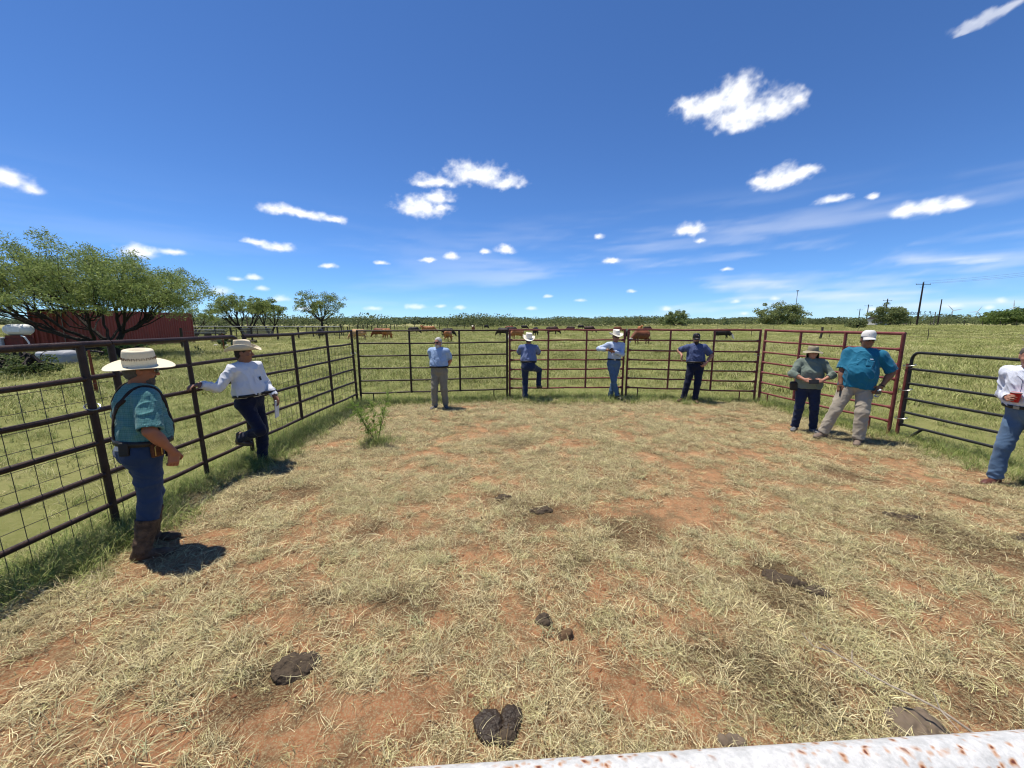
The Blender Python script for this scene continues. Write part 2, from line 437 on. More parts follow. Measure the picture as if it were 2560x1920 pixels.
def build_ground():
    X = axis_lines(-4.6, 7.6, .045, -5000, 5000); Y = axis_lines(.6, 10.6, .045, -300, 7000)
    gx, gy = np.meshgrid(X, Y, indexing='ij'); z = ground_z(gx, gy)
    V = np.stack([gx, gy, z], -1).reshape(-1, 3); nx, ny = len(X), len(Y)
    i, j = np.meshgrid(np.arange(nx-1), np.arange(ny-1), indexing='ij'); a = (i*ny+j).ravel()
    F = np.stack([a, a+ny, a+ny+1, a+1], -1)
    me = np_mesh('ground', V, F, True)
    # how much of the bare pen soil lies at each point
    pd = pen_dist(gx, gy); w = 1-sstep(-.55, .15, pd+(fbm2(gx, gy, 1.6, 3, 3.0)-.5)*.9)
    at = me.attributes.new('pen', 'FLOAT', 'POINT'); at.data.foreach_set('value', w.ravel().astype(np.float32))
    at = me.attributes.new('stain', 'FLOAT', 'POINT'); at.data.foreach_set('value', stain(gx, gy).ravel().astype(np.float32))
    m = bpy.data.materials.new('soil_and_turf'); m.use_nodes = True; nt = m.node_tree; N = nt.nodes; L = nt.links; b = N['Principled BSDF']
    b.inputs['Roughness'].default_value = .92; b.inputs['Specular IOR Level'].default_value = .1
    tc = N.new('ShaderNodeTexCoord')
    def nz(scale, det, ro=.6, vec=None):
        n = N.new('ShaderNodeTexNoise'); n.inputs['Scale'].default_value = scale; n.inputs['Detail'].default_value = det; n.inputs['Roughness'].default_value = ro
        L.new(vec or tc.outputs['Object'], n.inputs['Vector']); return n.outputs['Fac']
    def ramp(f, *st):
        r = N.new('ShaderNodeValToRGB'); L.new(f, r.inputs[0]); e = r.color_ramp.elements
        while len(e) < len(st): e.new(.5)
        for q, (p, c) in zip(e, st): q.position = p; q.color = (*c, 1)
        return r.outputs[0]
    def mix(f, a, c):
        n = N.new('ShaderNodeMix'); n.data_type = 'RGBA'
        for s_, v in ((0, f), (6, a), (7, c)):
            if hasattr(v, 'links') or hasattr(v, 'is_linked'): L.new(v, n.inputs[s_])
            else: n.inputs[s_].default_value = v if s_ == 0 else (*v, 1)
        return n.outputs[2]
    soil = ramp(nz(1.3, 6), (.30, (.17, .074, .034)), (.46, (.33, .145, .064)), (.68, (.43, .205, .098)))
    soil = mix(ramp(nz(38, 4, .7), (.42, (0, 0, 0)), (.62, (.5, .5, .5))), soil, (.47, .27, .15))
    # trampled manure stains
    sa = N.new('ShaderNodeAttribute'); sa.attribute_name = 'stain'; st = ramp(sa.outputs['Fac'], (.1, (0, 0, 0)), (.9, (.65, .65, .65)))
    soil = mix(st, soil, (.080, .044, .022))
    # dark thatch, also painting in the shadow gaps between strands
    soil = mix(ramp(nz(5.5, 5, .7), (.45, (0, 0, 0)), (.60, (.7, .7, .7))), soil, (.135, .090, .048))
    # chopped straw lying on it
    straw = ramp(nz(95, 3, .8), (.50, (0, 0, 0)), (.60, (.7, .7, .7)))
    soil = mix(straw, soil, (.42, .36, .20))
    turf = ramp(nz(.35, 6), (.3, (.12, .135, .038)), (.5, (.19, .20, .062)), (.72, (.26, .25, .095)))
    turf = mix(ramp(nz(14, 5, .75), (.4, (0, 0, 0)), (.65, (.6, .6, .6))), turf, (.26, .25, .10))
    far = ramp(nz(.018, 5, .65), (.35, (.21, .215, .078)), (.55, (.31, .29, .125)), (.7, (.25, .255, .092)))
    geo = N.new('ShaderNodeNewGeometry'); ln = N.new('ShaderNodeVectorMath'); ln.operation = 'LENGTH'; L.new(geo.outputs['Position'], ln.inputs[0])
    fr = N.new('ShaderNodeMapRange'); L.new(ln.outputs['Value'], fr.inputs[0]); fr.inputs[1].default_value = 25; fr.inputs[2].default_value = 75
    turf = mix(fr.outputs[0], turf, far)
    at_ = N.new('ShaderNodeAttribute'); at_.attribute_name = 'pen'
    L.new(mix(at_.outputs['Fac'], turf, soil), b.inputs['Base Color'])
    bp = N.new('ShaderNodeBump'); bp.inputs['Strength'].default_value = .9; bp.inputs['Distance'].default_value = .035
    L.new(nz(30, 6, .75), bp.inputs['Height']); L.new(bp.outputs[0], b.inputs['Normal'])
    o = link('ground', me, m); tag(o, 'red sandy pen soil running out into open green pasture', kind='structure')
    return o
GROUND = build_ground()
def gz(x, y): return float(ground_z(np.array([x]), np.array([y]))[0])
# ---------------------------------------------------------------- pen panels and gates
def pipe_paint(name, col, worn, wear=.5, rough=.45):
    return material(name, col, rough, 0.0, worn, 9.0, wear, .25, 60, .25, 'Object', 6)
M_BROWN = pipe_paint('brown_pipe_paint', (.026, .013, .010), (.058, .034, .026), .4)
M_RED = pipe_paint('red_oxide_pipe_paint', (.120, .019, .017), (.26, .085, .075), .5)
M_BLACK = pipe_paint('black_gate_paint', (.012, .012, .013), (.035, .034, .034), .6, .4)
M_WIRE = material('galvanised_wire', (.12, .115, .105), .55, .5, (.07, .06, .05))
M_CHAIN = material('bright_chain_steel', (.42, .42, .42), .35, .9, (.25, .25, .25))
H6 = (1.80, 1.49, 1.18, .87, .56, .25); H7 = (1.81, 1.54, 1.27, 1.02, .77, .52, .27)
def rail_panel(name, label, cat, p0, p1, H, bays, mat, group, rr=.021, rt=.026, rp=.027, mesh=False, rounded=None, legs=(), upright_bottom=None, post_top=.0, fat_ends=False, ups=None, tilt=0.0):
    p0, p1 = np.array(p0, float), np.array(p1, float); L = np.linalg.norm(p1-p0); ang = math.atan2(p1[1]-p0[1], p1[0]-p0[0])
    z0 = (gz(*p0)+gz(*p1))/2
    t = empty(name, (p0[0], p0[1], 0), ang); t.rotation_euler.x = tilt; tag(t, label, cat, group)
    sag = random.Random(label)
    for i, h in enumerate(H):
        r = rt if i == 0 else rr
        if i == 0 and rounded:
            a = .10; pts = [(a if 'l' in rounded else 0, 0, h)]
            pts += [(x, 0, h+sag.uniform(-.004, .004)) for x in (L*.33, L*.66)] + [(L-(a if 'r' in rounded else 0), 0, h)]
            if 'l' in rounded:
                pts = [(0, 0, h-.13)]+[(a-a*math.cos(q), 0, h-.13+.13*math.sin(q)) for q in (.35, .75, 1.15)]+pts
            if 'r' in rounded:
                pts = pts+[(L-a+a*math.sin(q), 0, h-.13+.13*math.cos(q)) for q in (.42, .82, 1.22)]+[(L, 0, h-.13)]
        else:
            e = 0.02 if i == 0 else 0
            pts = [(-e, 0, h)]+[(x, sag.uniform(-.010, .010), h+sag.uniform(-.012, .006)) for x in np.linspace(0, L, 2*bays+1)[1:-1]]+[(L+e, 0, h)]
        m = MB().tube(pts, r, 10)
        if fat_ends and i > 0:                                   # saddle welds flare at the end posts
            for x, s_ in ((0, 1), (L, -1)): m.tube([(x+s_*.01, 0, h), (x+s_*.055, 0, h), (x+s_*.10, 0, h)], [r*1.75, r*1.5, r*.9], 10)
        m.build('rail', mat, t, True)
    for k in range(bays+1):
        end = k in (0, bays); x = L*k/bays if ups is None else ups[k]
        zb = (-.05 if end else H[-1]-.02) if upright_bottom is None else upright_bottom
        zt = H[0]-.01-(.12 if rounded and ((k == 0 and 'l' in rounded) or (k == bays and 'r' in rounded)) else 0)+(post_top if end else 0)
        off = 0 if end else -.004
        MB().tube([(x, off, zb), (x, off, zt)], rp if end else rp*.9, 10).build('upright', mat, t, True)
    for (x, kind) in legs:
        if kind == 'j': pts = [(x, .004, H[-1])]+[(x+.12*(1-math.cos(q)), .004, .11-.13*math.sin(q)) for q in (0, .5, 1.0, 1.4)]
        else: pts = [(x, .004, H[-1]), (x, .004, -.03)]
        MB().tube(pts, rr*.75, 8).build('leg', mat, t, True)
    if mesh:
        m = MB(); top = H[1]+.02; bot = .06
        for x in np.arange(.08, L-.03, .152): m.tube([(x, .03, bot), (x, .03, top)], .0028, 5, False)
        for z in np.arange(bot, top, .152): m.tube([(.02, .036, z), (L-.02, .036, z)], .0028, 5, False)
        m.build('wire_mesh', M_WIRE, t)
    return t
LEFTG = 'brown pipe panels along the left side of the pen'
A = rail_panel('corral_panel', 'dark brown pipe panel with wire mesh at the near left edge', 'fence panel', (-3.93,-.23), (-3.90,3.77), H6, 3, M_BROWN, LEFTG, .025, .031, .031, True, ups=(0, 1.25, 2.5, 3.76), tilt=R(-1.8))
B = rail_panel('walk_gate', 'narrow brown pipe gate without mesh behind the suspendered man', 'gate', (-3.90,3.80), (-3.89,5.54), H6, 2, M_BROWN, None, .023, .029, .029, False, 'r', upright_bottom=.10, tilt=R(-1.8))
C = rail_panel('corral_panel', 'brown pipe panel with wire mesh ending at the back left corner', 'fence panel', (-3.89,5.68), (-3.84,9.36), H6, 3, M_BROWN, LEFTG, .022, .027, .029, True, legs=((3.45, 's'),), tilt=R(-1.4))
D = rail_panel('corral_panel', 'long six-rail dark brown panel behind the white-haired man', 'fence panel', (-3.78,9.45), (-.13,10.08), H6, 3, M_BROWN, None, .0195, .022, .028, legs=((3.35, 'j'), (.3, 's')))
BACKG = 'red pipe panels along the back and right of the pen'
E_ = rail_panel('corral_panel', 'red seven-rail panel that two men in cowboy hats lean on', 'fence panel', (-.06,10.1), (2.99,10.28), H7, 3, M_RED, BACKG, .0205, .025, .027, legs=((.35, 's'), (2.95, 'j')), fat_ends=True)
F_ = rail_panel('corral_panel', 'red seven-rail panel behind the man in the black cap', 'fence panel', (3.09,10.26), (6.17,9.62), H7, 3, M_RED, BACKG, .0205, .026, .027, legs=((.3, 's'), (2.8, 's')), fat_ends=True)
G_ = rail_panel('corral_panel', 'red seven-rail panel behind the woman in the sun hat', 'fence panel', (6.23,9.52), (6.70,6.62), H7, 3, M_RED, BACKG, .0205, .028, .030, legs=((.25, 's'), (2.6, 's')), fat_ends=True)
GH = (1.50, 1.22, .97, .71, .47, .25)
G2 = rail_panel('walk_gate', 'black round-cornered pipe gate left of the man with the red cup', 'gate', (6.78,6.50), (6.86,5.13), GH, 1, M_BLACK, None, .021, .023, .024, rounded='l', upright_bottom=.22)
MB().tube([(.33, 0, .25), (.16, 0, .06), (-.02, 0, .0)], .022, 10).build('brace', M_BLACK, G2, True)
MB().tube([(-.045, 0, -.03), (-.045, 0, 1.30)], .028, 10).build('hinge_post', M_RED, G2, True)
def chain_loop(c, rx, ry, par, tilt=.2):
    c = np.array(c); pts = [(c[0]+rx*math.cos(a), c[1]+ry*math.sin(a), c[2]+tilt*rx*math.sin(a*1.0+.5)) for a in np.linspace(0, 2*math.pi, 15)]
    return MB().tube(pts, .006, 6, False).build('chain', M_CHAIN, par, True)
chain_loop((3.76, 0, 1.22), .055, .05, A, .5); chain_loop((-.02, 0, 1.28), .09, .05, G2); chain_loop((-.02, 0, .86), .09, .05, G2); chain_loop((-.02, 0, .36), .09, .05, G2)
chain_loop((3.70, 0, 1.25), .09, .05, C); chain_loop((3.09, 0, 1.15), .07, .045, E_); chain_loop((3.12, 0, 1.2), .07, .045, F_)
w = MB().tube([(-.06, -.03, .01), (-.02, .04, .04), (.1, .1, .015), (.22, .06, .02), (.3, -.02, .02)], .006, 6).build('tie_wire', M_CHAIN, G2, True)

# ---------------------------------------------------------------- galvanised rail the photographer stands behind
def galvanised():
    m = bpy.data.materials.new('rusted_galvanised_pipe'); m.use_nodes = True; nt = m.node_tree; N = nt.nodes; L = nt.links; b = N['Principled BSDF']
    tc = N.new('ShaderNodeTexCoord')
    def nz(sc, det, ro, vs=(1, 1, 1)):
        mp = N.new('ShaderNodeMapping'); mp.inputs['Scale'].default_value = vs; L.new(tc.outputs['Object'], mp.inputs[0])
        n = N.new('ShaderNodeTexNoise'); n.inputs['Scale'].default_value = sc; n.inputs['Detail'].default_value = det; n.inputs['Roughness'].default_value = ro; L.new(mp.outputs[0], n.inputs['Vector']); return n.outputs['Fac']
    def ramp(f, *st):
        r = N.new('ShaderNodeValToRGB'); L.new(f, r.inputs[0]); e = r.color_ramp.elements
        while len(e) < len(st): e.new(.5)
        for q, (p, c) in zip(e, st): q.position = p; q.color = (*c, 1)
        return r.outputs[0]
    zinc = ramp(nz(60, 5, .7), (.35, (.40, .40, .39)), (.65, (.60, .595, .58)))
    # rust freckles: small voronoi spots, only where a broad noise allows
    vo = N.new('ShaderNodeTexVoronoi'); vo.inputs['Scale'].default_value = 62
    wp = N.new('ShaderNodeVectorMath'); wp.operation = 'MULTIPLY_ADD'
    nn = N.new('ShaderNodeTexNoise'); nn.inputs['Scale'].default_value = 30; nn.inputs['Detail'].default_value = 3; L.new(tc.outputs['Object'], nn.inputs['Vector'])
    L.new(nn.outputs['Color'], wp.inputs[0]); wp.inputs[1].default_value = (.03, .03, .03); L.new(tc.outputs['Object'], wp.inputs[2]); L.new(wp.outputs[0], vo.inputs['Vector'])
    spot = ramp(vo.outputs['Distance'], (.18, (1, 1, 1)), (.46, (0, 0, 0)))
    core = ramp(vo.outputs['Distance'], (.11, (1, 1, 1)), (.25, (0, 0, 0)))
    area = ramp(nz(4.2, 5, .65), (.44, (0, 0, 0)), (.54, (1, 1, 1)))
    def mul(a, c):
        n = N.new('ShaderNodeMath'); n.operation = 'MULTIPLY'; L.new(a, n.inputs[0]); L.new(c, n.inputs[1]); return n.outputs[0]
    def mix(f, a, c):
        n = N.new('ShaderNodeMix'); n.data_type = 'RGBA'; L.new(f, n.inputs[0]); L.new(a, n.inputs[6])
        if isinstance(c, tuple): n.inputs[7].default_value = (*c, 1)
        else: L.new(c, n.inputs[7])
        return n.outputs[2]
    c1 = mix(mul(spot, area), zinc, (.42, .21, .09)); c2 = mix(mul(core, area), c1, (.12, .030, .016))
    L.new(c2, b.inputs['Base Color']); b.inputs['Roughness'].default_value = .5; b.inputs['Metallic'].default_value = 0
    bp = N.new('ShaderNodeBump'); bp.inputs['Strength'].default_value = .25; bp.inputs['Distance'].default_value = .003; L.new(nz(220, 3, .6), bp.inputs['Height']); L.new(bp.outputs[0], b.inputs['Normal'])
    return m
M_GALV = galvanised()
t = empty('pipe_gate', (-1.2, .385, 0), math.atan2(.054, .994)); tag(t, 'galvanised pipe gate rail with rust freckles at the bottom right', 'gate')
for h, r in ((1.314, .046), (.95, .03), (.55, .03), (.2, .03)): MB().tube([(x, 0, h) for x in np.linspace(0, 3.4, 24)], r, 40 if h > 1.3 else 10).build('rail', M_GALV, t, True)
for x in (-.02, 3.42): MB().tube([(x, 0, -.1), (x, 0, 1.37)], .05, 14).build('upright', M_GALV, t, True)
# ---------------------------------------------------------------- trees and brush
LEAF_K = 2.0
M_BARK = material('dark_mesquite_bark', (.052, .040, .032), .9, 0, (.022, .017, .014), 14, .6, .8, 30)
M_LEAF = attr_material('mesquite_leaf', rough=.6, spec=.25, trans=.45, var=.12)
def frames(n, rng):
    """random unit directions"""
    v = rng.normal(size=(n, 3)); return v/np.linalg.norm(v, axis=1, keepdims=True)
def leaf_quads(C, size, rng, droop=.5, aspect=.32, tints=((.07, .10, .025), (.045, .07, .018), (.12, .15, .045))):
    n = len(C); d = frames(n, rng); d[:, 2] = d[:, 2]*.6-droop; d /= np.linalg.norm(d, axis=1, keepdims=True)
    u = np.cross(d, frames(n, rng)); u /= np.linalg.norm(u, axis=1, keepdims=True)+1e-9
    L = size*(.6+.8*rng.random(n))[:, None]; W = L*aspect
    V = np.stack([C-d*L*.5, C+u*W*.5, C+d*L*.5, C-u*W*.5], 1).reshape(-1, 3)
    F = np.arange(n*4).reshape(-1, 4)
    T = np.array(tints); w = rng.dirichlet(np.ones(len(T))*.7, n); t = (w@T)*LEAF_K*(.85+.3*rng.random(n))[:, None]
    return V, F, np.repeat(t, 4, 0)
def kmeans(P, k, rng, it=6):
    C = P[rng.choice(len(P), k, replace=False)]
    for _ in range(it):
        a = ((P[:, None]-C[None])**2).sum(-1).argmin(1)
        for i in range(k):
            if (a == i).any(): C[i] = P[a == i].mean(0)
    return a, C
def bez(a, b, up, n, rng, wob):
    a, b = np.array(a), np.array(b); m = (a+b)/2+np.array(up)
    t = np.linspace(0, 1, n)[:, None]; p = (1-t)**2*a+2*t*(1-t)*m+t*t*b
    p[1:-1] += rng.normal(size=(n-2, 3))*wob; return p
def tree(name, label, base, clumps, r_trunk, forks, leaf_n, leaf_size, leaf_r, seed, group=None, limbs=9, subs=5, fork_h=.8, tints=None, droop=.5, aspect=.32, cat='tree', min_r=.008):
    rng = np.random.default_rng(seed); P = np.array(clumps, float); base = np.array(base, float)
    t = empty(name, base); tag(t, label, cat, group)
    mb = MB(); P0 = P-base
    lab, Cn = kmeans(P0, limbs, rng)
    az = np.arctan2(Cn[:, 1], Cn[:, 0]); order = np.argsort(az)
    stems = []
    for s in range(forks):                                    # trunks lean apart from one root
        a = 2*math.pi*s/forks+rng.uniform(-.4, .4); out = r_trunk*1.6 if forks > 1 else 0
        hh = fork_h*rng.uniform(.8, 1.25); top = np.array([math.cos(a)*(out+hh*.35*(forks > 1)), math.sin(a)*(out+hh*.35*(forks > 1)), hh])
        pts = bez((math.cos(a)*out*.5, math.sin(a)*out*.5, -.12), top, rng.normal(size=3)*.08, 6, rng, .02)
        rs = np.linspace(r_trunk*1.35, r_trunk*.85, 6); rs[0] *= 1.2
        mb.tube(pts, rs, 9); stems.append(top)
    for q, i in enumerate(order):
        own = np.nonzero(lab == i)[0]
        if not len(own): continue
        st = stems[int(np.argmin([np.linalg.norm(Cn[i][:2]-s[:2]*3) for s in stems]))]
        c = Cn[i]; tgt = st+(c-st)*.62; tgt[2] = max(tgt[2]-.12*np.linalg.norm(c[:2]), st[2]+.15)
        rl = r_trunk*.55*(.7+.5*len(own)/len(P)*limbs*.6)
        p = bez(st, tgt, (0, 0, -.12*np.linalg.norm(tgt-st)), 7, rng, .05*np.linalg.norm(tgt-st)*.35)
        mb.tube(p, np.linspace(rl, rl*.6, 7), 7, False)
        k = min(subs, len(own)); l2, C2 = kmeans(P0[own], k, rng, 4)
        for j in range(k):
            oo = own[l2 == j]
            if not len(oo): continue
            s0 = p[rng.integers(3, 7)]; e = s0+(C2[j]-s0)*.8
            p2 = bez(s0, e, rng.normal(size=3)*.1*np.linalg.norm(e-s0), 5, rng, .03*np.linalg.norm(e-s0)); r2 = max(rl*.42, min_r*1.5)
            mb.tube(p2, np.linspace(r2, r2*.6, 5), 5, False)
            for o in oo:
                s1 = p2[rng.integers(2, 5)]; p3 = bez(s1, P0[o], rng.normal(size=3)*.08*np.linalg.norm(P0[o]-s1), 4, rng, .02)
                mb.tube(p3, np.linspace(max(r2*.5, min_r), min_r*.7, 4), 4, False)
    mb.build('trunk', M_BARK, t, True)
    n = len(P)*leaf_n; c = np.repeat(P0, leaf_n, 0)
    off = frames(n, rng)*(rng.random(n)**.5)[:, None]*leaf_r*np.repeat(.6+.8*rng.random(len(P)), leaf_n)[:, None]*np.array([1, 1, .62])
    C = c+off; C[:, 2] -= .25*(np.hypot(off[:, 0], off[:, 1])/leaf_r)**2*leaf_r
    V, F, T = leaf_quads(C, leaf_size, rng, droop, aspect, tints or ((.100, .130, .036), (.060, .082, .026), (.160, .188, .060)))
    link('crown', np_mesh('crown', V, F, False, T), M_LEAF, t)
    return t
def crown_points(c, r, n, seed, flat=.35, hollow=.45, lumps=.35):
    """leaf-clump centres in a lumpy dome, thinner inside"""
    rng = np.random.default_rng(seed); out = []
    while len(out) < n:
        v = frames(1, rng)[0]; q = (hollow+(1-hollow)*rng.random()**.6)
        if v[2] < -flat: continue
        s = 1-lumps+2*lumps*float(vnoise(v[None]*2.1+seed)[0])
        out.append(np.array(c)+v*np.array(r)*q*s)
    return np.array(out)
# big mesquite by the container
cl = np.concatenate([crown_points((-26.2, 23.6, 3.75), (6.2, 5.2, 2.95), 340, 1, .40, .35, .22), crown_points((-21.9, 23.6, 3.4), (3.2, 3.4, 2.1), 110, 2, .35, .3, .25), crown_points((-31.5, 24.0, 4.4), (4.2, 4.6, 2.9), 120, 3, .3, .3, .2)])
tree('mesquite_tree', 'big spreading mesquite tree in front of the red container', (-24.8, 23.7, 0), cl, .17, 3, 170, .15, .66, 5, None, 13, 6, 1.1, aspect=.26)
cl = crown_points((-40, 25, 4.0), (5, 4, 3), 120, 8); tree('mesquite_tree', 'shaded mesquite tree at the far left behind the white tank', (-39, 26, 0), cl, .2, 2, 90, .2, .8, 9, None, 8, 4, 1.2)
# mid-distance trees
cl = crown_points((-36.6, 53, 3.9), (4.0, 3.6, 1.9), 120, 21, .3, .35, .22); tree('mesquite_tree', 'umbrella-shaped mesquite behind the pipe corral fence', (-36.4, 53, 0), cl, .19, 4, 80, .24, .62, 22, None, 10, 4, 1.1)
cl = crown_points((-38.4, 61, 3.7), (2.6, 2.6, 1.9), 70, 31, .3, .35, .25); tree('mesquite_tree', 'smaller dark mesquite right behind the umbrella-shaped one', (-38.0, 61, 0), cl, .15, 2, 80, .26, .6, 32, None, 7, 4, 1.3)
cl = np.concatenate([crown_points((-31.0, 60, 5.0), (2.1, 2.1, 1.9), 62, 41, .5, .4, .3), crown_points((-27.6, 60, 4.9), (1.9, 2.0, 1.7), 52, 42, .5, .4, .3), crown_points((-29.4, 60, 3.7), (3.6, 2.4, .9), 34, 43, .6, .3, .3)])
tree('mesquite_tree', 'open two-lobed mesquite standing alone near the cattle', (-29.3, 60, 0), cl, .17, 1, 52, .22, .55, 44, None, 8, 4, 2.0)
cl = crown_points((-47.5, 58, 2.7), (3.0, 3, 1.4), 50, 51); tree('mesquite_tree', 'low mesquite between the container and the umbrella tree', (-47.2, 58, 0), cl, .13, 3, 70, .26, .7, 52, None, 6, 4, .9)
BT = ((.100, .120, .046), (.064, .082, .034), (.14, .155, .062))
def bush(label, base, r, n, seed, leaf=.5, group=None, cat='tree', tints=BT, ln=60, zc=.45, name='mesquite_tree', flat=.75):
    b = np.array([base[0], base[1], gz(*base)]); cl = crown_points(b+[0, 0, r[2]*zc], (r[0], r[1], r[2]*(1-zc)), n, seed, flat, .35, .28)
    cl[:, 2] = np.maximum(cl[:, 2], b[2]+.3)
    return tree(name, label, b, cl, .16, 3, ln, leaf, max(r)*.17, seed+1, group, 6, 4, .6, tints, .1, .55, cat, .02)
bush('big round pale green mesquite left of the lamp mast', (98, 143), (8.2, 6, 8.2), 130, 61, .55, None, ln=75)
bush('rounded grey-green bush in the middle of the treeline', (64, 152), (5.8, 5, 6.2), 90, 71, .5, None, ln=75, tints=((.10, .13, .05), (.075, .10, .042), (.13, .15, .065)))
bush('leaning mesquite left of the tall power pole', (128, 132), (6.0, 4.5, 7.4), 95, 81, .5, None, ln=70)
bush('low dome-shaped mesquite at the right edge of the field', (162, 128), (6.8, 5, 5.4), 100, 91, .5, None, ln=80, tints=((.085, .125, .03), (.055, .085, .024), (.12, .15, .045)))
bush('small olive shrub in the field right of the big bush', (85, 96), (2.4, 2, 1.9), 40, 95, .35, None, 'shrub', name='shrub')
bush('dark leafy brush heap by the trailer at the left', (-18.6, 14.4), (1.5, 1.0, .75), 45, 101, .10, None, 'shrub', ((.045, .065, .02), (.03, .045, .015), (.075, .09, .03)), 90, name='brush_heap')
bush('low weedy shrub at the foot of the container', (-21.6, 21.5), (1.2, .8, 1.1), 30, 105, .09, None, 'shrub', ((.10, .15, .035), (.07, .11, .03), (.15, .18, .06)), 70, name='shrub')
bush('bare grey thorn shrub by the fence stake at right', (52.5, 38.0), (1.6, 1.2, 1.5), 30, 107, .10, None, 'shrub', ((.16, .14, .12), (.12, .11, .09), (.2, .18, .14)), 40, name='shrub')
def woodland(name, label, bands, seed, leaf, tints):
    rng = np.random.default_rng(seed); Vs, Fs, Ts, n0 = [], [], [], 0
    for (x0, y0, x1, y1, depth, n, h0, h1, w) in bands:
        for i in range(n):
            t = rng.random(); d = rng.random()*depth; x = x0+(x1-x0)*t; y = y0+(y1-y0)*t+d
            h = rng.uniform(h0, h1)*(.7+.6*float(vnoise2(np.array([x]), np.array([y]), .035, seed)[0])); r = h*w*rng.uniform(.7, 1.4)
            m = int(rng.integers(90, 150)); v = frames(m, rng); q = .5+.5*rng.random(m)**.5
            C = np.stack([x+v[:, 0]*r*q, y+v[:, 1]*r*q, h*.5+v[:, 2]*h*.5*q], -1); C[:, 2] = np.maximum(C[:, 2], .05)+gz(x, y)
            tt = np.array(tints)*rng.uniform(.75, 1.25)
            V, F, T = leaf_quads(C, leaf*(.7+.3*h/4), rng, .1, .6, tt); Vs.append(V); Fs.append(F+n0); n0 += len(V); Ts.append(T)
    o = link(name, np_mesh(name, np.concatenate(Vs), np.concatenate(Fs), False, np.concatenate(Ts)), M_LEAF); tag(o, label, 'woodland', kind='stuff')
WT = ((.062, .076, .032), (.042, .053, .023), (.090, .104, .044))
woodland('woodland', 'belt of green scrub trees behind the grazing cattle', [(-40, 172, 62, 168, 34, 150, 2.8, 4.6, .75), (62, 168, 150, 165, 34, 130, 2.8, 4.4, .75), (150, 165, 330, 150, 40, 190, 2.6, 4.6, .8), (-26, 158, 0, 162, 14, 26, 3.6, 5.4, .7)], 5, .62, WT)
woodland('woodland', 'distant wooded rise along the left horizon', [(-560, 290, -50, 330, 160, 330, 3.5, 6.5, 1.1), (-620, 430, 480, 470, 200, 380, 6, 9, 1.3), (330, 260, 700, 200, 120, 120, 4, 7, 1.2)], 6, 1.7, ((.060, .080, .042), (.046, .062, .034), (.080, .098, .052)))
woodland('woodland', 'scrub trees behind the corral at the left', [(-95, 84, -38, 110, 30, 60, 2.6, 4.6, .8), (-70, 62, -52, 66, 8, 12, 2.5, 4.0, .8)], 8, .5, WT)

# ---------------------------------------------------------------- shipping container
M_CONT = material('faded_red_container_paint', (.27, .042, .031), .55, 0, (.17, .032, .024), 1.2, .55, .15, 25, .35, 'Object', 6)
M_CDOOR = M_CONT
M_GREY = material('weathered_grey_steel', (.30, .30, .29), .55, .3, (.18, .17, .16), 6, .5)
M_WHITE = material('white_tank_paint', (.74, .74, .72), .45, 0, (.60, .59, .55), 3, .5, .05, 20)
M_LETTER = material('yellowed_letter_paint', (.42, .34, .18), .7, 0, (.30, .22, .10), 12)
def container():
    L, W, H = 12.19, 2.44, 2.90
    ang = math.atan2(13.0, -1.5)
    t = empty('shipping_container', (-30.7, 27.0, gz(-30.7, 27)), ang); tag(t, 'long rust-red corrugated shipping container behind the big mesquite', 'container')
    # local: x along the long side, y to the left, corner at the origin
    def corr(n0, n1, z0, z1, axis, off, out):
        V, F = [], []; x = n0; prof = []
        while x < n1-.05:
            for dx, dd in ((0, 0), (.07, 0), (.138, -.036), (.208, -.036)): prof.append((min(x+dx, n1), dd))
            x += .278
        prof.append((n1, 0))
        for (x, dd) in prof:
            for z in (z0, z1): V.append((x, off+out*dd, z) if axis == 'x' else (off+out*dd, x, z))
        for i in range(len(prof)-1): F.append((2*i, 2*i+2, 2*i+3, 2*i+1))
        return V, F
    for nm, (axis, n0, n1, off, out) in (('side_wall', ('x', .1, L-.1, .0, -1)), ('side_wall', ('x', .1, L-.1, W, 1)), ('end_wall', ('y', .1, W-.1, L, 1))):
        m = MB(); V, F = corr(n0, n1, .18, H-.12, axis, off, out); m.add(V, F); m.build(nm, M_CONT, t)
    for x in (.05, L-.05):
        for y in (.05, W-.05): MB().box((x, y, H/2), (.14, .14, H)).build('corner_post', M_CONT, t)
    for y in (.03, W-.03):
        MB().box((L/2, y, H-.06), (L-.1, .10, .12)).build('top_rail', M_CONT, t); MB().box((L/2, y, .09), (L-.1, .10, .18)).build('bottom_rail', M_CONT, t)
    MB().box((L/2, W/2, H-.02), (L-.05, W-.12, .03)).build('roof', M_CONT, t)
    for k, (y0, y1) in enumerate(((.14, W/2-.01), (W/2+.01, W-.14))):
        m = MB(); V, F = corr(y0, y1, .16, H-.14, 'y', .02, -1); m.add(V, F); d = m.build('door', M_CDOOR, t)
        for f in (.25, .75): MB().tube([(-.04, y0+(y1-y0)*f, .2), (-.04, y0+(y1-y0)*f, H-.2)], .02, 8).build('lock_rod', M_GREY if (k == 0 and f < .5) else M_CONT, d, True)
    # what is left of the painted letters high on the side
    fc = bpy.data.curves.new('letters', 'FONT'); fc.body = 'CALE'; fc.size = .46; fc.space_character = 1.35; fc.extrude = .004
    tmp = bpy.data.objects.new('tmp', fc); COL.objects.link(tmp); dg = bpy.context.evaluated_depsgraph_get()
    me = bpy.data.meshes.new_from_object(tmp.evaluated_get(dg)); bpy.data.objects.remove(tmp)
    o = link('lettering', me, M_LETTER, t, (.9, -.008, H-.62), (R(90), 0, 0))
    return t
container()

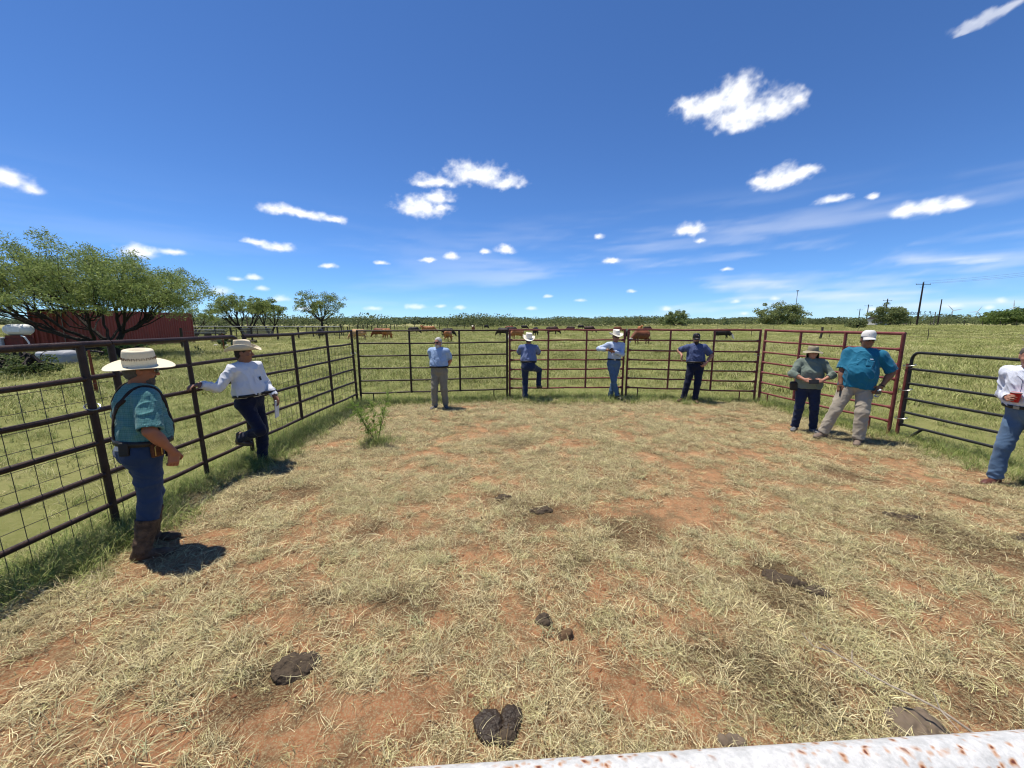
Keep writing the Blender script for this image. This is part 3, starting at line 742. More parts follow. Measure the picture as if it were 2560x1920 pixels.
# ---------------------------------------------------------------- things left of the container
def flatbed():
    t = empty('flatbed_trailer', (-24.6, 18.9, 0), R(8)); tag(t, 'low dark flatbed trailer with boards at the far left', 'trailer')
    M_T = material('trailer_black_paint', (.03, .03, .032), .5, .2, (.07, .05, .04), 5)
    M_PL = material('pale_weathered_planks', (.36, .31, .21), .8, 0, (.24, .20, .14), 3, .5, .3)
    MB().box((0, 0, .62), (4.6, .10, .10)).box((0, 1.7, .62), (4.6, .10, .10)).box((-2.2, .85, .62), (.1, 1.7, .10)).box((2.2, .85, .62), (.1, 1.7, .10)).build('frame', M_T, t)
    for k in range(7): MB().box((-.1, .12+k*.245, .69), (4.3, .22, .035)).build('plank', M_PL, t)
    for x in (-1.9, -.9, .1, .35, 1.2): MB().box((x, .02, .28), (.07, .07, .58)).build('stake', M_T, t)
    MB().tube([(2.2, .85, .6), (3.3, .85, .45)], .05, 8).build('tongue', M_T, t, True)
    for y in (-.16, 1.86): MB().lathe([(.12, -.09), (.31, -.09), (.33, -.05), (.33, .05), (.31, .09), (.12, .09)], 20, (-.3, y, .33), Matrix.Rotation(R(90), 3, 'X')).build('wheel', material('tyre_rubber', (.02, .02, .02), .8), t, True)
    return t
flatbed()
def propane():
    t = empty('propane_tank', (-25.3, 19.9, .712), R(10)); tag(t, 'white propane tank with red saddle standing on the flatbed trailer', 'tank')
    prof = [(.0, -.58), (.10, -.57), (.2, -.52), (.26, -.42), (.285, -.3), (.285, .3), (.26, .42), (.2, .52), (.1, .57), (0, .58)]
    MB().lathe(prof, 24, (.0, 0, .92), Matrix.Rotation(R(90), 3, 'Y')).build('tank_shell', M_WHITE, t, True, angle=60)
    MR = material('dull_red_steel', (.20, .03, .02), .6, 0, (.10, .03, .02), 6)
    MB().box((-.05, 0, .54), (.72, .5, .2)).box((-.05, 0, .24), (.8, .56, .46)).build('stand', MR, t)
    MB().box((.02, -.288, .95), (.52, .006, .26)).build('label_plate', material('label_white', (.85, .85, .86), .5), t)
    MB().tube([(.33, -.3, .62), (.5, -.34, .55), (.62, -.34, .3), (.66, -.34, .02)], .035, 8).build('hose', M_WHITE, t, True)
    return t
propane()
def crate_box():
    t = empty('storage_box', (-26.1, 19.6, .712), R(12)); tag(t, 'pale grey lidded storage box left of the propane tank', 'box')
    g = material('pale_grey_plastic', (.45, .46, .48), .5, 0, (.38, .39, .40), 4)
    bevel(MB().box((0, 0, .25), (.75, .55, .46)).build('body', g, t), .03); bevel(MB().box((0, 0, .505), (.80, .60, .06)).build('lid', M_WHITE, t), .015)
crate_box()
def grey_bales():
    g = material('grey_plastic_sheeting', (.34, .35, .37), .55, 0, (.24, .25, .27), 5, .5, .5, 9)
    t = empty('wrapped_bale', (-22.0, 18.6, 0), R(-6)); tag(t, 'low grey plastic-wrapped bale with a dark strap in the weeds', 'bale'); t.scale = (.85, .85, .85)
    rng = np.random.default_rng(4)
    f = Field().u(f_box((.35, 0, .36), (.78, .5, .38), rd=.22), .05).u(f_ell((.5, 0, .5), (.7, .4, .33)), .1)
    field_obj('wrapping', f, g, t, .035, lambda V, N: (vnoise(V*np.array([3, 3, 5]))-.5)*.08)
    field_obj('end_cap', Field().u(f_box((-.62, 0, .36), (.26, .48, .37), rd=.16), .03), material('white_grey_sheeting', (.58, .58, .58), .55, 0, (.42, .43, .45), 4, .5, .3, 9), t, .035, lambda V, N: (vnoise(V*5)-.5)*.04)
    pts = [(-.40, .52*math.cos(a), .37+.41*math.sin(a)) for a in np.linspace(0, 2*math.pi, 25)]; MB().tube(pts, .022, 6, False).build('strap', material('black_strap', (.02, .02, .02), .6), t, True)
grey_bales()
def stake(label, x, y, h, col, r=.02, lean=0, mat=None, group=None, cap=False):
    o = MB().tube([(0, 0, -.15), (lean*h*.5, 0, h*.5), (lean*h, .01, h)], r, 6); o.box((lean*h*.5, -r, h*.55), (r*.7, r*1.6, h*.9))
    o = o.build('steel_stake', mat or material('rusty_stake', (.26, .07, .03), .8, 0, (.15, .04, .02), 7), None, False, (x, y, gz(x, y)))
    tag(o, label, 'fence stake', group); return o
stake('leaning rust-orange stake in the grass behind the near left panel', -11.6, 10.6, 1.25, None, .028, -.06)
stake('thin rust-red stake beside the prickly pear', -20.9, 28.0, 1.25, None, .028, -.05)
# prickly pears
def prickly(label, x, y, s, n, seed):
    rng = np.random.default_rng(seed); t = empty('prickly_pear', (x, y, gz(x, y))); tag(t, label, 'cactus')
    g = material('prickly_pear_pad', (.050, .085, .030), .55, 0, (.035, .06, .022), 5, .5, .2)
    prof = [(.0, -.5), (.25, -.47), (.42, -.30), (.5, 0), (.46, .25), (.3, .43), (0, .5)]
    me = MB().lathe(prof, 12).mesh('pad', True, 80)
    for i in range(n):
        o = link('pad', me, g, t); a = rng.uniform(0, 6.28); lv = i/n; r = s*(.15+.65*rng.random())*(1-.3*lv)
        o.location = (math.cos(a)*r, math.sin(a)*r*.7, s*(.16+.75*lv*rng.uniform(.7, 1.1))); k = s*rng.uniform(.26, .38); o.scale = (k*.8, k*.16, k)
        o.rotation_euler = (rng.uniform(-.5, .5), rng.uniform(-.6, .6), rng.uniform(0, 6.28))
prickly('round-padded prickly pear growing by the container end', -22.8, 31.0, .95, 18, 3)
prickly('tiny prickly pear at the foot of a fence post', -22.3, 27.2, .45, 8, 4)
prickly('pale prickly pear clump at the foot of the big round mesquite', 97.5, 132, 2.0, 22, 5)
prickly('pale prickly pear clump left of the round grey-green bush', 79, 143, 1.9, 16, 6)
for i, (x, y) in enumerate(((-26.6, 31.6), (-25.5, 33.2), (-24.2, 32.6))):
    o = field_obj('rock', Field().u(f_ell((0, 0, .06), (.22, .16, .12)), .02), material('pale_rock', (.55, .52, .46), .85, 0, (.4, .36, .3)), None, .03, lambda V, N, i=i: (vnoise(V*9+i)-.5)*.06)
    o.location = (x, y, gz(x, y)-.03); tag(o, ('pale rock nearest the container corner', 'middle pale rock between the container and the cactus', 'pale rock closest to the prickly pear')[i], 'rock', 'pale rocks near the container')
for i, (x, y, l) in enumerate(((-28.7, 38.3, 2.3), (-25.8, 37.3, 2.2))):
    o = MB().tube([(-l/2, 0, .16), (0, .02, .17), (l/2, 0, .16)], .15, 10).build('log', M_BARK, None, True, (x, y, gz(x, y)), (0, 0, R(-4+i*6))); tag(o, ('dark log on the ground just right of the container', 'dark log on the ground behind the prickly pear')[i], 'log')

# ---------------------------------------------------------------- pasture fences
M_POST = material('grey_cedar_post', (.075, .062, .050), .9, 0, (.038, .031, .026), 9, .6, .7, 22)
M_POSTL = material('pale_grey_post', (.22, .20, .17), .85, 0, (.15, .13, .11), 9, .5, .4)
M_PIPEG = material('galvanised_fence_pipe', (.36, .37, .38), .45, .5, (.26, .26, .26), 6)
def post_mesh(seed, r, h):
    rng = np.random.default_rng(seed); pts = [(rng.uniform(-.03, .03), rng.uniform(-.03, .03), z) for z in np.linspace(-.2, h, 6)]
    return MB().tube(pts, [r*rng.uniform(.85, 1.12) for _ in pts], 7).mesh('post', True, 50)
PM = [post_mesh(i, .085, 1.45) for i in range(4)]; PS = [post_mesh(i+9, .032, 1.35) for i in range(2)]
def wire_fence(name, label, pts, spacing, meshes, mat, wires, group, jitter=.25, seed=1, wr=.006, hs=1.0, extra=None):
    rng = np.random.default_rng(seed); t = empty(name, (*pts[0], gz(*pts[0]))); tag(t, label, 'fence', group)
    P = []
    for a, b in zip(pts[:-1], pts[1:]):
        a, b = np.array(a, float), np.array(b, float); n = max(1, int(round(np.linalg.norm(b-a)/spacing)))
        for i in range(n): P.append(a+(b-a)*(i/n)+rng.uniform(-jitter, jitter, 2))
    P.append(np.array(pts[-1], float)); base = np.array([*pts[0], gz(*pts[0])])
    Q = [np.array([*p, gz(*p)])-base for p in P]
    for i, q in enumerate(Q):
        o = link('post', meshes[i % len(meshes)], mat, t, q); o.rotation_euler = (rng.uniform(-.05, .05), rng.uniform(-.05, .05), rng.uniform(0, 6)); o.scale = (1, 1, hs*rng.uniform(.88, 1.1))
    for z in wires: MB().tube([q+[0, -.04, z+rng.uniform(-.02, .02)] for q in Q], wr, 4, False).build('wire', M_WIRE, t)
    return t
wire_fence('post_fence', 'rough cedar-post wire fence running away behind the left panels', [(-24.6, 29.5), (-26.6, 52), (-28.0, 74), (-29.0, 98)], 4.6, PM, M_POST, (.35, .7, 1.05, 1.3), None, .5, 3)
wire_fence('post_fence', 'far row of dark posts behind the tan cow', [(-45, 101), (-8, 106)], 2.4, PM, M_POST, (.4, .8, 1.2), None, .5, 4, .012)
wire_fence('stake_fence', 'thin steel stake fence crossing the pasture in front of the treeline', [(14, 128), (45, 110), (62, 92)], 6.5, PS, M_POST, (.4, .7, 1.0, 1.25), None, .3, 5, .008)
wire_fence('stake_fence', 'sagging stake fence across the right-hand pasture', [(34.5, 56), (40.6, 49.5), (47, 44), (53, 38), (60, 33)], 6.0, PS, M_POST, (.4, .75, 1.1), None, .4, 6, .007, .98)
wire_fence('post_fence', 'far pale post fence along the road at right', [(118, 131), (150, 124), (205, 115)], 4.8, PM, M_POSTL, (.5, 1.0), None, .4, 7, .012, 1.05)
o = link('post', PM[1], M_POST, None, (38.5, 48.2, gz(38.5, 48.2))); tag(o, 'thick wooden post standing behind the white cap', 'post'); o.scale = (1.6, 1.6, 1.0); o.name = 'wooden_post'
def pipe_corral():
    a, b = np.array([-36.6, 44.6]), np.array([-20.5, 46.2]); t = empty('pipe_corral_fence', (*a, 0), math.atan2(*(b-a)[::-1])); tag(t, 'grey galvanised pipe corral fence in front of the umbrella mesquite', 'fence')
    L = np.linalg.norm(b-a)
    MB().tube([(0, 0, 1.55), (L, 0, 1.5)], .04, 8).build('rail', M_PIPEG, t, True)
    for z in (.5, 1.0): MB().tube([(0, 0, z), (L, 0, z)], .012, 5).build('wire', M_WIRE, t, True)
    for x in np.arange(0, L+.1, 2.3): MB().tube([(x, 0, -.1), (x, 0, 1.53)], .045, 8).build('post', M_PIPEG if x < .1 else M_POST, t, True)
pipe_corral()
def stacked(label, x, y, l, n, rz, seed, z0=.35):
    t = empty('panel_stack', (x, y, gz(x, y)), rz); tag(t, label, 'panel stack'); rng = np.random.default_rng(seed)
    for xx in (-l*.35, l*.35): MB().box((xx, 0, z0/2), (.15, .9, z0)).build('bearer', M_POST, t)
    for k in range(n): MB().box((rng.uniform(-.15, .15), rng.uniform(-.05, .05), z0+.07+k*.155), (l*rng.uniform(.9, 1.02), .9, .10)).build('panel', M_GREY if k % 2 else material('dark_sheet_steel', (.07, .07, .075), .6, .2, (.12, .1, .09)), t)
stacked('stack of grey sheet panels behind the umbrella mesquite', -33.2, 50.5, 3.6, 6, R(3), 1)
stacked('flat grey stack of panels left of the umbrella mesquite', -37.2, 48.5, 2.6, 4, R(-4), 2, .5)
stacked('small dark panel stack beside the container end', -40.0, 49.8, 2.2, 4, R(5), 3, .5)
t = empty('pipe_pen', (-27.6, 57.2, 0), R(8)); tag(t, 'small rusty pipe pen at the foot of the lone mesquite', 'pen')
for z in (.5, .9, 1.3): MB().tube([(-2.5, 0, z), (2.6, 0, z)], .035, 7).build('rail', M_POST, t, True)
for x in (-2.5, -1.2, 0, 1.3, 2.6): MB().tube([(x, 0, -.1), (x, 0, 1.4)], .05, 7).build('post', M_POST, t, True)

# ---------------------------------------------------------------- power line, mast, sign gate, turbines
M_POLE = material('creosoted_pole', (.045, .032, .026), .85, 0, (.025, .018, .015), 4, .5)
M_CERAM = material('grey_insulator', (.30, .30, .31), .35)
def power_pole(label, x, y, h, arm=2.6, ang=0, r=.15, arm2=False, box=False, lean=0):
    t = empty('power_pole', (x, y, gz(x, y)), ang); tag(t, label, 'power pole', 'wooden poles at the right of the field')
    MB().tube([(0, 0, -.3), (lean*.5, 0, h*.5), (lean, 0, h)], [r*1.15, r, r*.8], 9).build('pole', M_POLE, t, True)
    if arm:
        a = MB().box((lean, -.05, h-.75), (arm, .11, .13)).build('cross_arm', M_POLE, t)
        for q in (-.46, 0, .46): MB().lathe([(.03, 0), (.03, .12), (.08, .14), (.09, .2), (.05, .3), (0, .32)], 8, (lean+arm*q, -.05, h-.69 if q else h+.02)).build('insulator', M_CERAM, t, True)
        if arm2:
            MB().tube([(lean-.85, 0, h-1.45), (lean-.7, 0, h-1.75), (lean, 0, h-1.8), (lean+.55, 0, h-1.75), (lean+.8, 0, h-1.45)], .035, 6).build('side_bracket', M_GREY, t, True)
    if box: MB().lathe([(.0, 0), (.22, .01), (.22, .75), (.12, .85), (0, .86)], 12, (-.35, -.1, h-3)).build('transformer', M_GREY, t, True)
    return t
power_pole('tall dark power pole with crossarm by the sign gate', 134.2, 129, 14.0, 4.3, R(-8), .24, True)
power_pole('power pole with transformer rising behind the leaning mesquite', 156.8, 164, 10.8, 3.4, R(-8), .22, box=True)
power_pole('slim power pole with crossarm left of the leaning mesquite', 211, 232, 11.5, 4.2, R(-8), .25)
power_pole('smallest and farthest power pole with crossarm', 249, 280, 10.6, 3.6, R(-8), .24)
power_pole('bare pole without crossarm right of the sign gate', 166.3, 152, 9.9, 0, 0, .2)
WM = material('power_line_cable', (.10, .10, .11), .5)
for i, (dx, dz) in enumerate(((-2.0, 13.6), (0, 14.3), (2.0, 13.6))):
    P = np.array([134.2+dx, 129-.3*dx, dz+.9]); Q = np.array([118+dx*1.0, 52.0, dz+1.2]); k = np.linspace(0, 1, 14)[:, None]
    pts = P+(Q-P)*k; pts[:, 2] -= 1.1*(4*k*(1-k))[:, 0]
    o = MB().tube(pts, .018, 4, False).build('power_cable', WM); tag(o, ('left', 'middle', 'right')[i]+' power cable leaving the tall pole at upper right', 'cable', 'power cables at upper right')
t = empty('lamp_mast', (111.5, 154, gz(111.5, 154))); tag(t, 'thin steel mast with a camera head behind the big bush', 'mast')
MB().tube([(0, 0, 0), (.1, 0, 13.2)], [.13, .09], 8).build('mast', M_GREY, t, True); bevel(MB().box((.1, 0, 13.3), (.9, .35, .35)).build('camera_head', M_GREY, t), .05); MB().box((-.25, 0, 7.2), (.5, .35, .5)).build('equipment_box', M_GREY, t)
def sign_gate():
    ang = R(-6); t = empty('ranch_sign_gate', (135.9, 134, gz(135.9, 134)), ang); tag(t, 'pale ranch entrance gate with cut-out lettering on its crossbar, seen from behind', 'sign gate')
    for x in (0, 8.4): MB().tube([(x, 0, -.2), (x, 0, 4.6)], .13, 8).build('post', M_POSTL, t, True)
    MB().tube([(0, 0, 3.75), (8.4, 0, 3.75)], .05, 7).build('crossbar', M_POSTL, t, True)
    fc = bpy.data.curves.new('sign', 'FONT'); fc.body = '~P  2  Ranch'; fc.size = 1.55; fc.extrude = .02; fc.align_x = 'CENTER'
    tmp = bpy.data.objects.new('tmp', fc); COL.objects.link(tmp); dg = bpy.context.evaluated_depsgraph_get()
    me = bpy.data.meshes.new_from_object(tmp.evaluated_get(dg)); bpy.data.objects.remove(tmp)
    o = link('lettering', me, M_POLE, t, (4.2, 0, 3.82), (R(90), 0, R(180))); o.scale = (.92, 1, 1)
    MB().tube([(8.3, -.1, 1.0), (5.7, -1.2, .15)], .10, 7).build('brace', M_POSTL, t, True)
    MB().tube([(-4, 0, .75), (-.2, 0, .75)], .08, 6).build('side_rail', M_POSTL, t, True)
    return t
sign_gate()
def turbine(label, px, hub_y, D, yaw, rot):
    x = (px-1280)/961*D*math.cos(PITCH); hub = CAM_H+(806-hub_y)/961*D
    t = empty('wind_turbine', (x, D, 0), yaw); tag(t, label, 'wind turbine', 'wind turbines on the right horizon')
    w = material('turbine_white', (.72, .74, .77), .5)
    MB().tube([(0, 0, 0), (0, 0, hub)], [2.4, 1.5], 12).build('tower', w, t, True)
    MB().box((0, 2.5, hub), (3.6, 10, 3.8)).build('nacelle', w, t)
    MB().lathe([(0, -1.5), (1.4, -1.2), (1.8, 0), (1.8, 1.5)], 12, (0, -3.5, hub), Matrix.Rotation(R(-90), 3, 'X')).build('rotor_hub', w, t, True)
    for k in range(3):
        a = rot+k*2*math.pi/3; d = np.array([math.cos(a), 0, math.sin(a)]); n = np.array([-d[2], 0, d[0]])
        V = []; base = np.array([0, -3.8, hub])
        for r_, wd, th in ((1, 1.4, 1.2), (10, 2.6, .9), (25, 1.9, .6), (46, .5, .2)):
            c = base+d*r_
            for s, q in ((-1, 0), (0, 1), (1, 0), (0, -1)): V.append(c+n*wd*s+np.array([0, th*q, 0]))
        F = [(i*4+j, i*4+(j+1) % 4, (i+1)*4+(j+1) % 4, (i+1)*4+j) for i in range(3) for j in range(4)]+[(3, 2, 1, 0), (12, 13, 14, 15)]
        MB().add(V, F).build('blade', w, t)
turbine('wind turbine just right of the bare pole', 2377, 777, 2700, R(-25), R(10))
turbine('wind turbine with one blade upright in the middle of the three', 2438, 780, 2850, R(-30), R(65))
turbine('rightmost wind turbine rising behind the dome-shaped mesquite', 2527, 769, 2500, R(-50), R(95))
M_HOUSE = material('pale_shed_wall', (.55, .55, .55), .7)
t = empty('shed', (139, 150, gz(139, 150)), R(-5)); tag(t, 'small pale shed with dark roof beyond the sign gate', 'shed')
MB().box((2, 0, 1.2), (5, 4, 2.4)).build('wall', M_HOUSE, t); MB().add([(-.8, -2.3, 2.4), (4.8, -2.3, 2.4), (4.8, 2.3, 2.4), (-.8, 2.3, 2.4), (-.8, 0, 3.6), (4.8, 0, 3.6)], [(0, 1, 5, 4), (2, 3, 4, 5), (0, 4, 3), (1, 2, 5), (0, 3, 2, 1)]).build('roof', material('dark_roof', (.07, .06, .06), .7), t)
print('far', round(time.time()-T0, 1))
# ---------------------------------------------------------------- people
def nrm(v): v = _v(v); return v/(np.linalg.norm(v)+1e-12)
def rot_about(v, ax, a):
    ax = nrm(ax); v = _v(v); return v*math.cos(a)+np.cross(ax, v)*math.sin(a)+ax*(ax@v)*(1-math.cos(a))
def ik(a, b, l1, l2, pole):
    a, b = _v(a), _v(b); d = b-a; L = np.linalg.norm(d)
    if L > (l1+l2)*.995: b = a+d/L*(l1+l2)*.995; d = b-a; L = np.linalg.norm(d)
    u = d/L; p = _v(pole); p = p-u*(p@u); p = nrm(p)
    x = (l1*l1-l2*l2+L*L)/(2*L); y = math.sqrt(max(l1*l1-x*x, 0))
    return a+u*x+p*y, b
def wrinkles(amp, seed, q=(9, 9, 14), amp2=0.0):
    K = np.array([[.8, .0, .6], [0, 1, 0], [-.6, 0, .8]])
    q = np.array(q, float)
    def f(V, N):
        W = V@K+.07*np.stack([vnoise(V*6+seed), vnoise(V*6+seed+9), vnoise(V*6+seed+21)], -1)
        n = vnoise(W*q+seed); r = (1-np.abs(2*n-1))**3
        d = amp*1.5*(r-.25)
        n2 = vnoise(W*q*2.1+seed+5); d = d+amp*.45*((1-np.abs(2*n2-1))**3-.25)
        return d+(amp2*(vnoise(V*4+seed+3)-.5) if amp2 else 0)
    return f
def cloth(name, col, rough=.85, col2=None, **k): return material(name, col, rough, 0, col2 or tuple(x*.8 for x in col), k.pop('nscale', 6), k.pop('mix', .7), k.pop('bump', .35), k.pop('bscale', 260), .15, 'Object', 5, sheen=.15)
def plaid(name, base, dark, light, su=62, line=.18):
    if name in MATS: return MATS[name]
    m = cloth(name, base); nt = m.node_tree; N = nt.nodes; L = nt.links; b = N['Principled BSDF']
    tc = N.new('ShaderNodeTexCoord'); sp = N.new('ShaderNodeSeparateXYZ'); L.new(tc.outputs['Object'], sp.inputs[0])
    def band(src, s, th):
        a = N.new('ShaderNodeMath'); a.operation = 'MULTIPLY'; L.new(src, a.inputs[0]); a.inputs[1].default_value = s
        f = N.new('ShaderNodeMath'); f.operation = 'FRACT'; L.new(a.outputs[0], f.inputs[0])
        c = N.new('ShaderNodeMath'); c.operation = 'LESS_THAN'; L.new(f.outputs[0], c.inputs[0]); c.inputs[1].default_value = th; return c.outputs[0]
    ad = N.new('ShaderNodeMath'); ad.operation = 'ADD'; L.new(sp.outputs[0], ad.inputs[0]); L.new(sp.outputs[1], ad.inputs[1])
    h = band(sp.outputs[2], su, line); v = band(ad.outputs[0], su*.8, line); h2 = band(sp.outputs[2], su/3, .14); v2 = band(ad.outputs[0], su*.8/3, .14)
    prev = b.inputs['Base Color'].links[0].from_socket
    for f, c, k in ((h, dark, .6), (v, dark, .6), (h2, light, .10), (v2, light, .10)):
        mu = N.new('ShaderNodeMath'); mu.operation = 'MULTIPLY'; L.new(f, mu.inputs[0]); mu.inputs[1].default_value = k
        x = N.new('ShaderNodeMix'); x.data_type = 'RGBA'; L.new(mu.outputs[0], x.inputs[0]); L.new(prev, x.inputs[6]); x.inputs[7].default_value = (*c, 1); prev = x.outputs[2]
    L.new(prev, b.inputs['Base Color']); return m
def skin(name, col): return material(name, col, .55, 0, tuple(c*q for c, q in zip(col, (.80, .68, .62))), 16, .9, .12, 120, .35)
SK1 = skin('sunburnt_skin', (.36, .150, .085)); SK2 = skin('tanned_skin', (.30, .145, .088)); SK3 = skin('light_skin', (.46, .240, .165)); SK4 = skin('brown_skin', (.26, .128, .076))
M_DENIM = cloth('blue_denim', (.036, .066, .135), .9, (.018, .036, .08), nscale=5); M_DENIMD = cloth('dark_navy_denim', (.012, .016, .042), .9, (.008, .010, .026), nscale=5)
M_DENIML = cloth('faded_light_denim', (.11, .18, .28), .9, (.06, .105, .18), nscale=4)
M_LEATHER = material('brown_boot_leather', (.10, .055, .034), .5, 0, (.06, .032, .02), 10, .7, .25, 50); M_BLK = material('black_leather', (.014, .013, .013), .45, 0, (.03, .026, .024), 12, .6, .2, 60)
M_STRAW = material('straw_hat', (.80, .72, .54), .8, 0, (.66, .57, .40), 90, .8, .35, 220); M_FELT = material('cream_hat', (.70, .61, .45), .85, 0, (.58, .50, .36), 30, .7, .2, 120); M_WHAT = material('white_hat', (.82, .77, .67), .85, 0, (.70, .65, .55), 60, .7, .2, 120)
M_LENS = material('dark_lens', (.012, .012, .014), .08, 0, (.010, .010, .012), 5, .5, 0, 1, .6); M_EYE = material('eye_white', (.65, .62, .58), .3); M_IRIS = material('dark_iris', (.03, .018, .01), .2)
M_GREYH = material('white_grey_hair', (.62, .60, .57), .8, 0, (.42, .40, .38), 60, .8, .6, 160); M_DARKH = material('dark_brown_hair', (.022, .014, .010), .65, 0, (.045, .030, .020), 60, .8, .6, 160); M_SALT = material('grizzled_hair', (.15, .13, .115), .75, 0, (.07, .055, .045), 60, .8, .6, 160)
class Person:
    def __init__(s, label, pos, face, H=1.75, lean=(0, 0), pel=(0, 0, 0), twist=0.0, head=(0, 0), feet=None, hands=None, skin=None, bw=1.0, fat=1.0, belly=0.0, h=.0085, hh=None, bust=0.0):
        s.root = empty('person', (pos[0], pos[1], gz(*pos)), math.atan2(-face[0], face[1])); tag(s.root, label, 'person')
        s.S = S = H/1.75; s.h = h; s.skin = skin; s.fat = fat; s.bw = bw; s.seed = hash_label(label)
        s.pos = _v((*pos, 0)); s.face = nrm((*face, 0))
        s.pel = _v((0, 0, .955*S))+_v(pel)
        s.up = nrm((lean[1], lean[0], 1)); s.fw = nrm(rot_about((0, 1, 0), (0, 0, 1), twist)); s.fw = nrm(s.fw-s.up*(s.fw@s.up)); s.rt = np.cross(s.fw, s.up)
        s.hrt = _v((1, 0, 0)); s.neck = s.pel+s.up*.505*S
        hu = nrm(s.up*.5+_v((0, 0, 1))); hf = nrm(rot_about((0, 1, 0), (0, 0, 1), head[0])); hf = nrm(hf-hu*(hf@hu)); hr = np.cross(hf, hu)
        hf = rot_about(hf, hr, head[1]); hu = rot_about(hu, hr, head[1]); s.hf, s.hr, s.hu = hf, hr, hu
        s.hc = s.neck+nrm(s.up+_v((0, 0, 1)))*.162*S+s.fw*.02
        s.sh = {q: s.pel+s.up*.455*S+s.rt*q*.178*S*bw for q in (1, -1)}
        s.hip = {q: s.pel+_v((q*.088*S*fat**.5, 0, -.05*S)) for q in (1, -1)}
        s.foot = {}; s.knee = {}; s.ank = {}
        for q, (x, y, z, yaw, pole) in feet.items():
            a = _v((x, y, z+.085*S)); s.knee[q], s.ank[q] = ik(s.hip[q], a, .422*S, .408*S, pole); s.foot[q] = (nrm((math.sin(yaw), math.cos(yaw), 0)), z)
        s.elb = {}; s.wri = {}; s.hd = {}
        for q, (w, d, n, curl, pole) in hands.items():
            s.elb[q], s.wri[q] = ik(s.sh[q], w, .285*S, .262*S, pole); s.hd[q] = (nrm(d), nrm(n), curl)
        s.belly = belly; s.bust = bust; s.body()
    # --- skin: one continuous surface
    def body(s):
        S = s.S; F = Field(); hc, hf, hr, hu = s.hc, s.hf, s.hr, s.hu; M = np.stack([hr, hf, hu], 1)
        P = lambda x, y, z: hc+(hr*x+hf*y+hu*z)*S
        fk = 1+.10*(s.fat-1)
        F.u(f_ell(P(0, -.006, .028), np.array((.074*fk, .094, .092))*S, M), .0)
        F.u(f_ell(P(0, .022, -.045), np.array((.058*fk*(1+.25*(s.fat-1)), .070, .074))*S, M), .04)
        F.u(f_ell(P(0, .064, -.098), np.array((.026, .024, .020))*S, M), .025)
        F.u(f_cone(P(-.032, .080, .028), P(.032, .080, .028), .013*S, .013*S), .018)
        for q in (1, -1):
            F.sub(f_ell(P(q*.032, .101, .010), np.array((.017, .017, .011))*S, M), .012)
            F.u(f_ell(P(q*.032, .081, .010), np.array((.0125, .012, .0115))*S, M), .004)
            F.u(f_ell(P(q*.040, .066, -.026), np.array((.022, .020, .018))*S, M), .02)
        F.u(f_cone(P(0, .094, .016), P(0, .113, -.020), .009*S, .0145*S), .012)
        for q in (1, -1): F.u(f_ell(P(q*.012, .103, -.024), np.array((.008, .010, .008))*S, M), .008)
        F.u(f_ell(P(0, .087, -.053), np.array((.024, .011, .0065))*S, M), .006).u(f_ell(P(0, .085, -.067), np.array((.020, .011, .0075))*S, M), .006)
        F.sub(f_box(P(0, .101, -.060), np.array((.022, .010, .0016))*S, M, .001), .003)
        for q in (1, -1):
            F.u(f_ell(P(q*.077*fk, -.010, -.002), np.array((.009, .020, .031))*S, M), .008)
            F.sub(f_ell(P(q*.086*fk, -.004, .002), np.array((.006, .010, .017))*S, M), .005)
        F.u(f_cone(P(0, -.018, -.06), s.neck-s.up*.04, .054*S*s.fat**.5, .064*S*s.fat**.5), .03)
        F.u(f_cone(s.pel+s.up*.05*S, s.pel+s.up*.36*S, .10*S, .115*S, (s.fw, .7)), .05).u(f_cone(s.sh[1], s.sh[-1], .048*S, .048*S), .05)
        for q in (1, -1):
            a = s.fat**.6
            F.u(f_cone(s.sh[q], s.elb[q], .052*S*a, .041*S*a), .03).u(f_cone(s.elb[q], s.wri[q], .041*S*a, .0275*S), .02)
            F.u(f_ell(s.elb[q]+(s.wri[q]-s.elb[q])*.3, np.array((.043, .043, .07))*S*a**.5, frame_z(s.wri[q]-s.elb[q])), .03)
            F.u(f_cone(s.hip[q], s.knee[q], .062*S, .045*S), .03).u(f_cone(s.knee[q], s.ank[q], .043*S, .03*S), .02)
            s.hand(F, q)
        s.bf = F
        o = field_obj('body', F, s.skin, s.root, min(s.h*.88, .0095)); s.bodyo = o
        for q in (1, -1):
            e = MB().lathe([(0, -1), (.5, -.87), (.87, -.5), (1, 0), (.87, .5), (.5, .87), (0, 1)], 10).mesh('eye', True, 90)
            e = link('eye', e, M_EYE, o, P(q*.032, .0845, .010)); e.scale = (.0105*S,)*3
            i = MB().lathe([(0, -1), (.5, -.87), (.87, -.5), (1, 0), (.87, .5), (.5, .87), (0, 1)], 8).mesh('iris', True, 90)
            i = link('iris', i, M_IRIS, o, P(q*.032, .0925, .010)); i.scale = (.0048*S,)*3
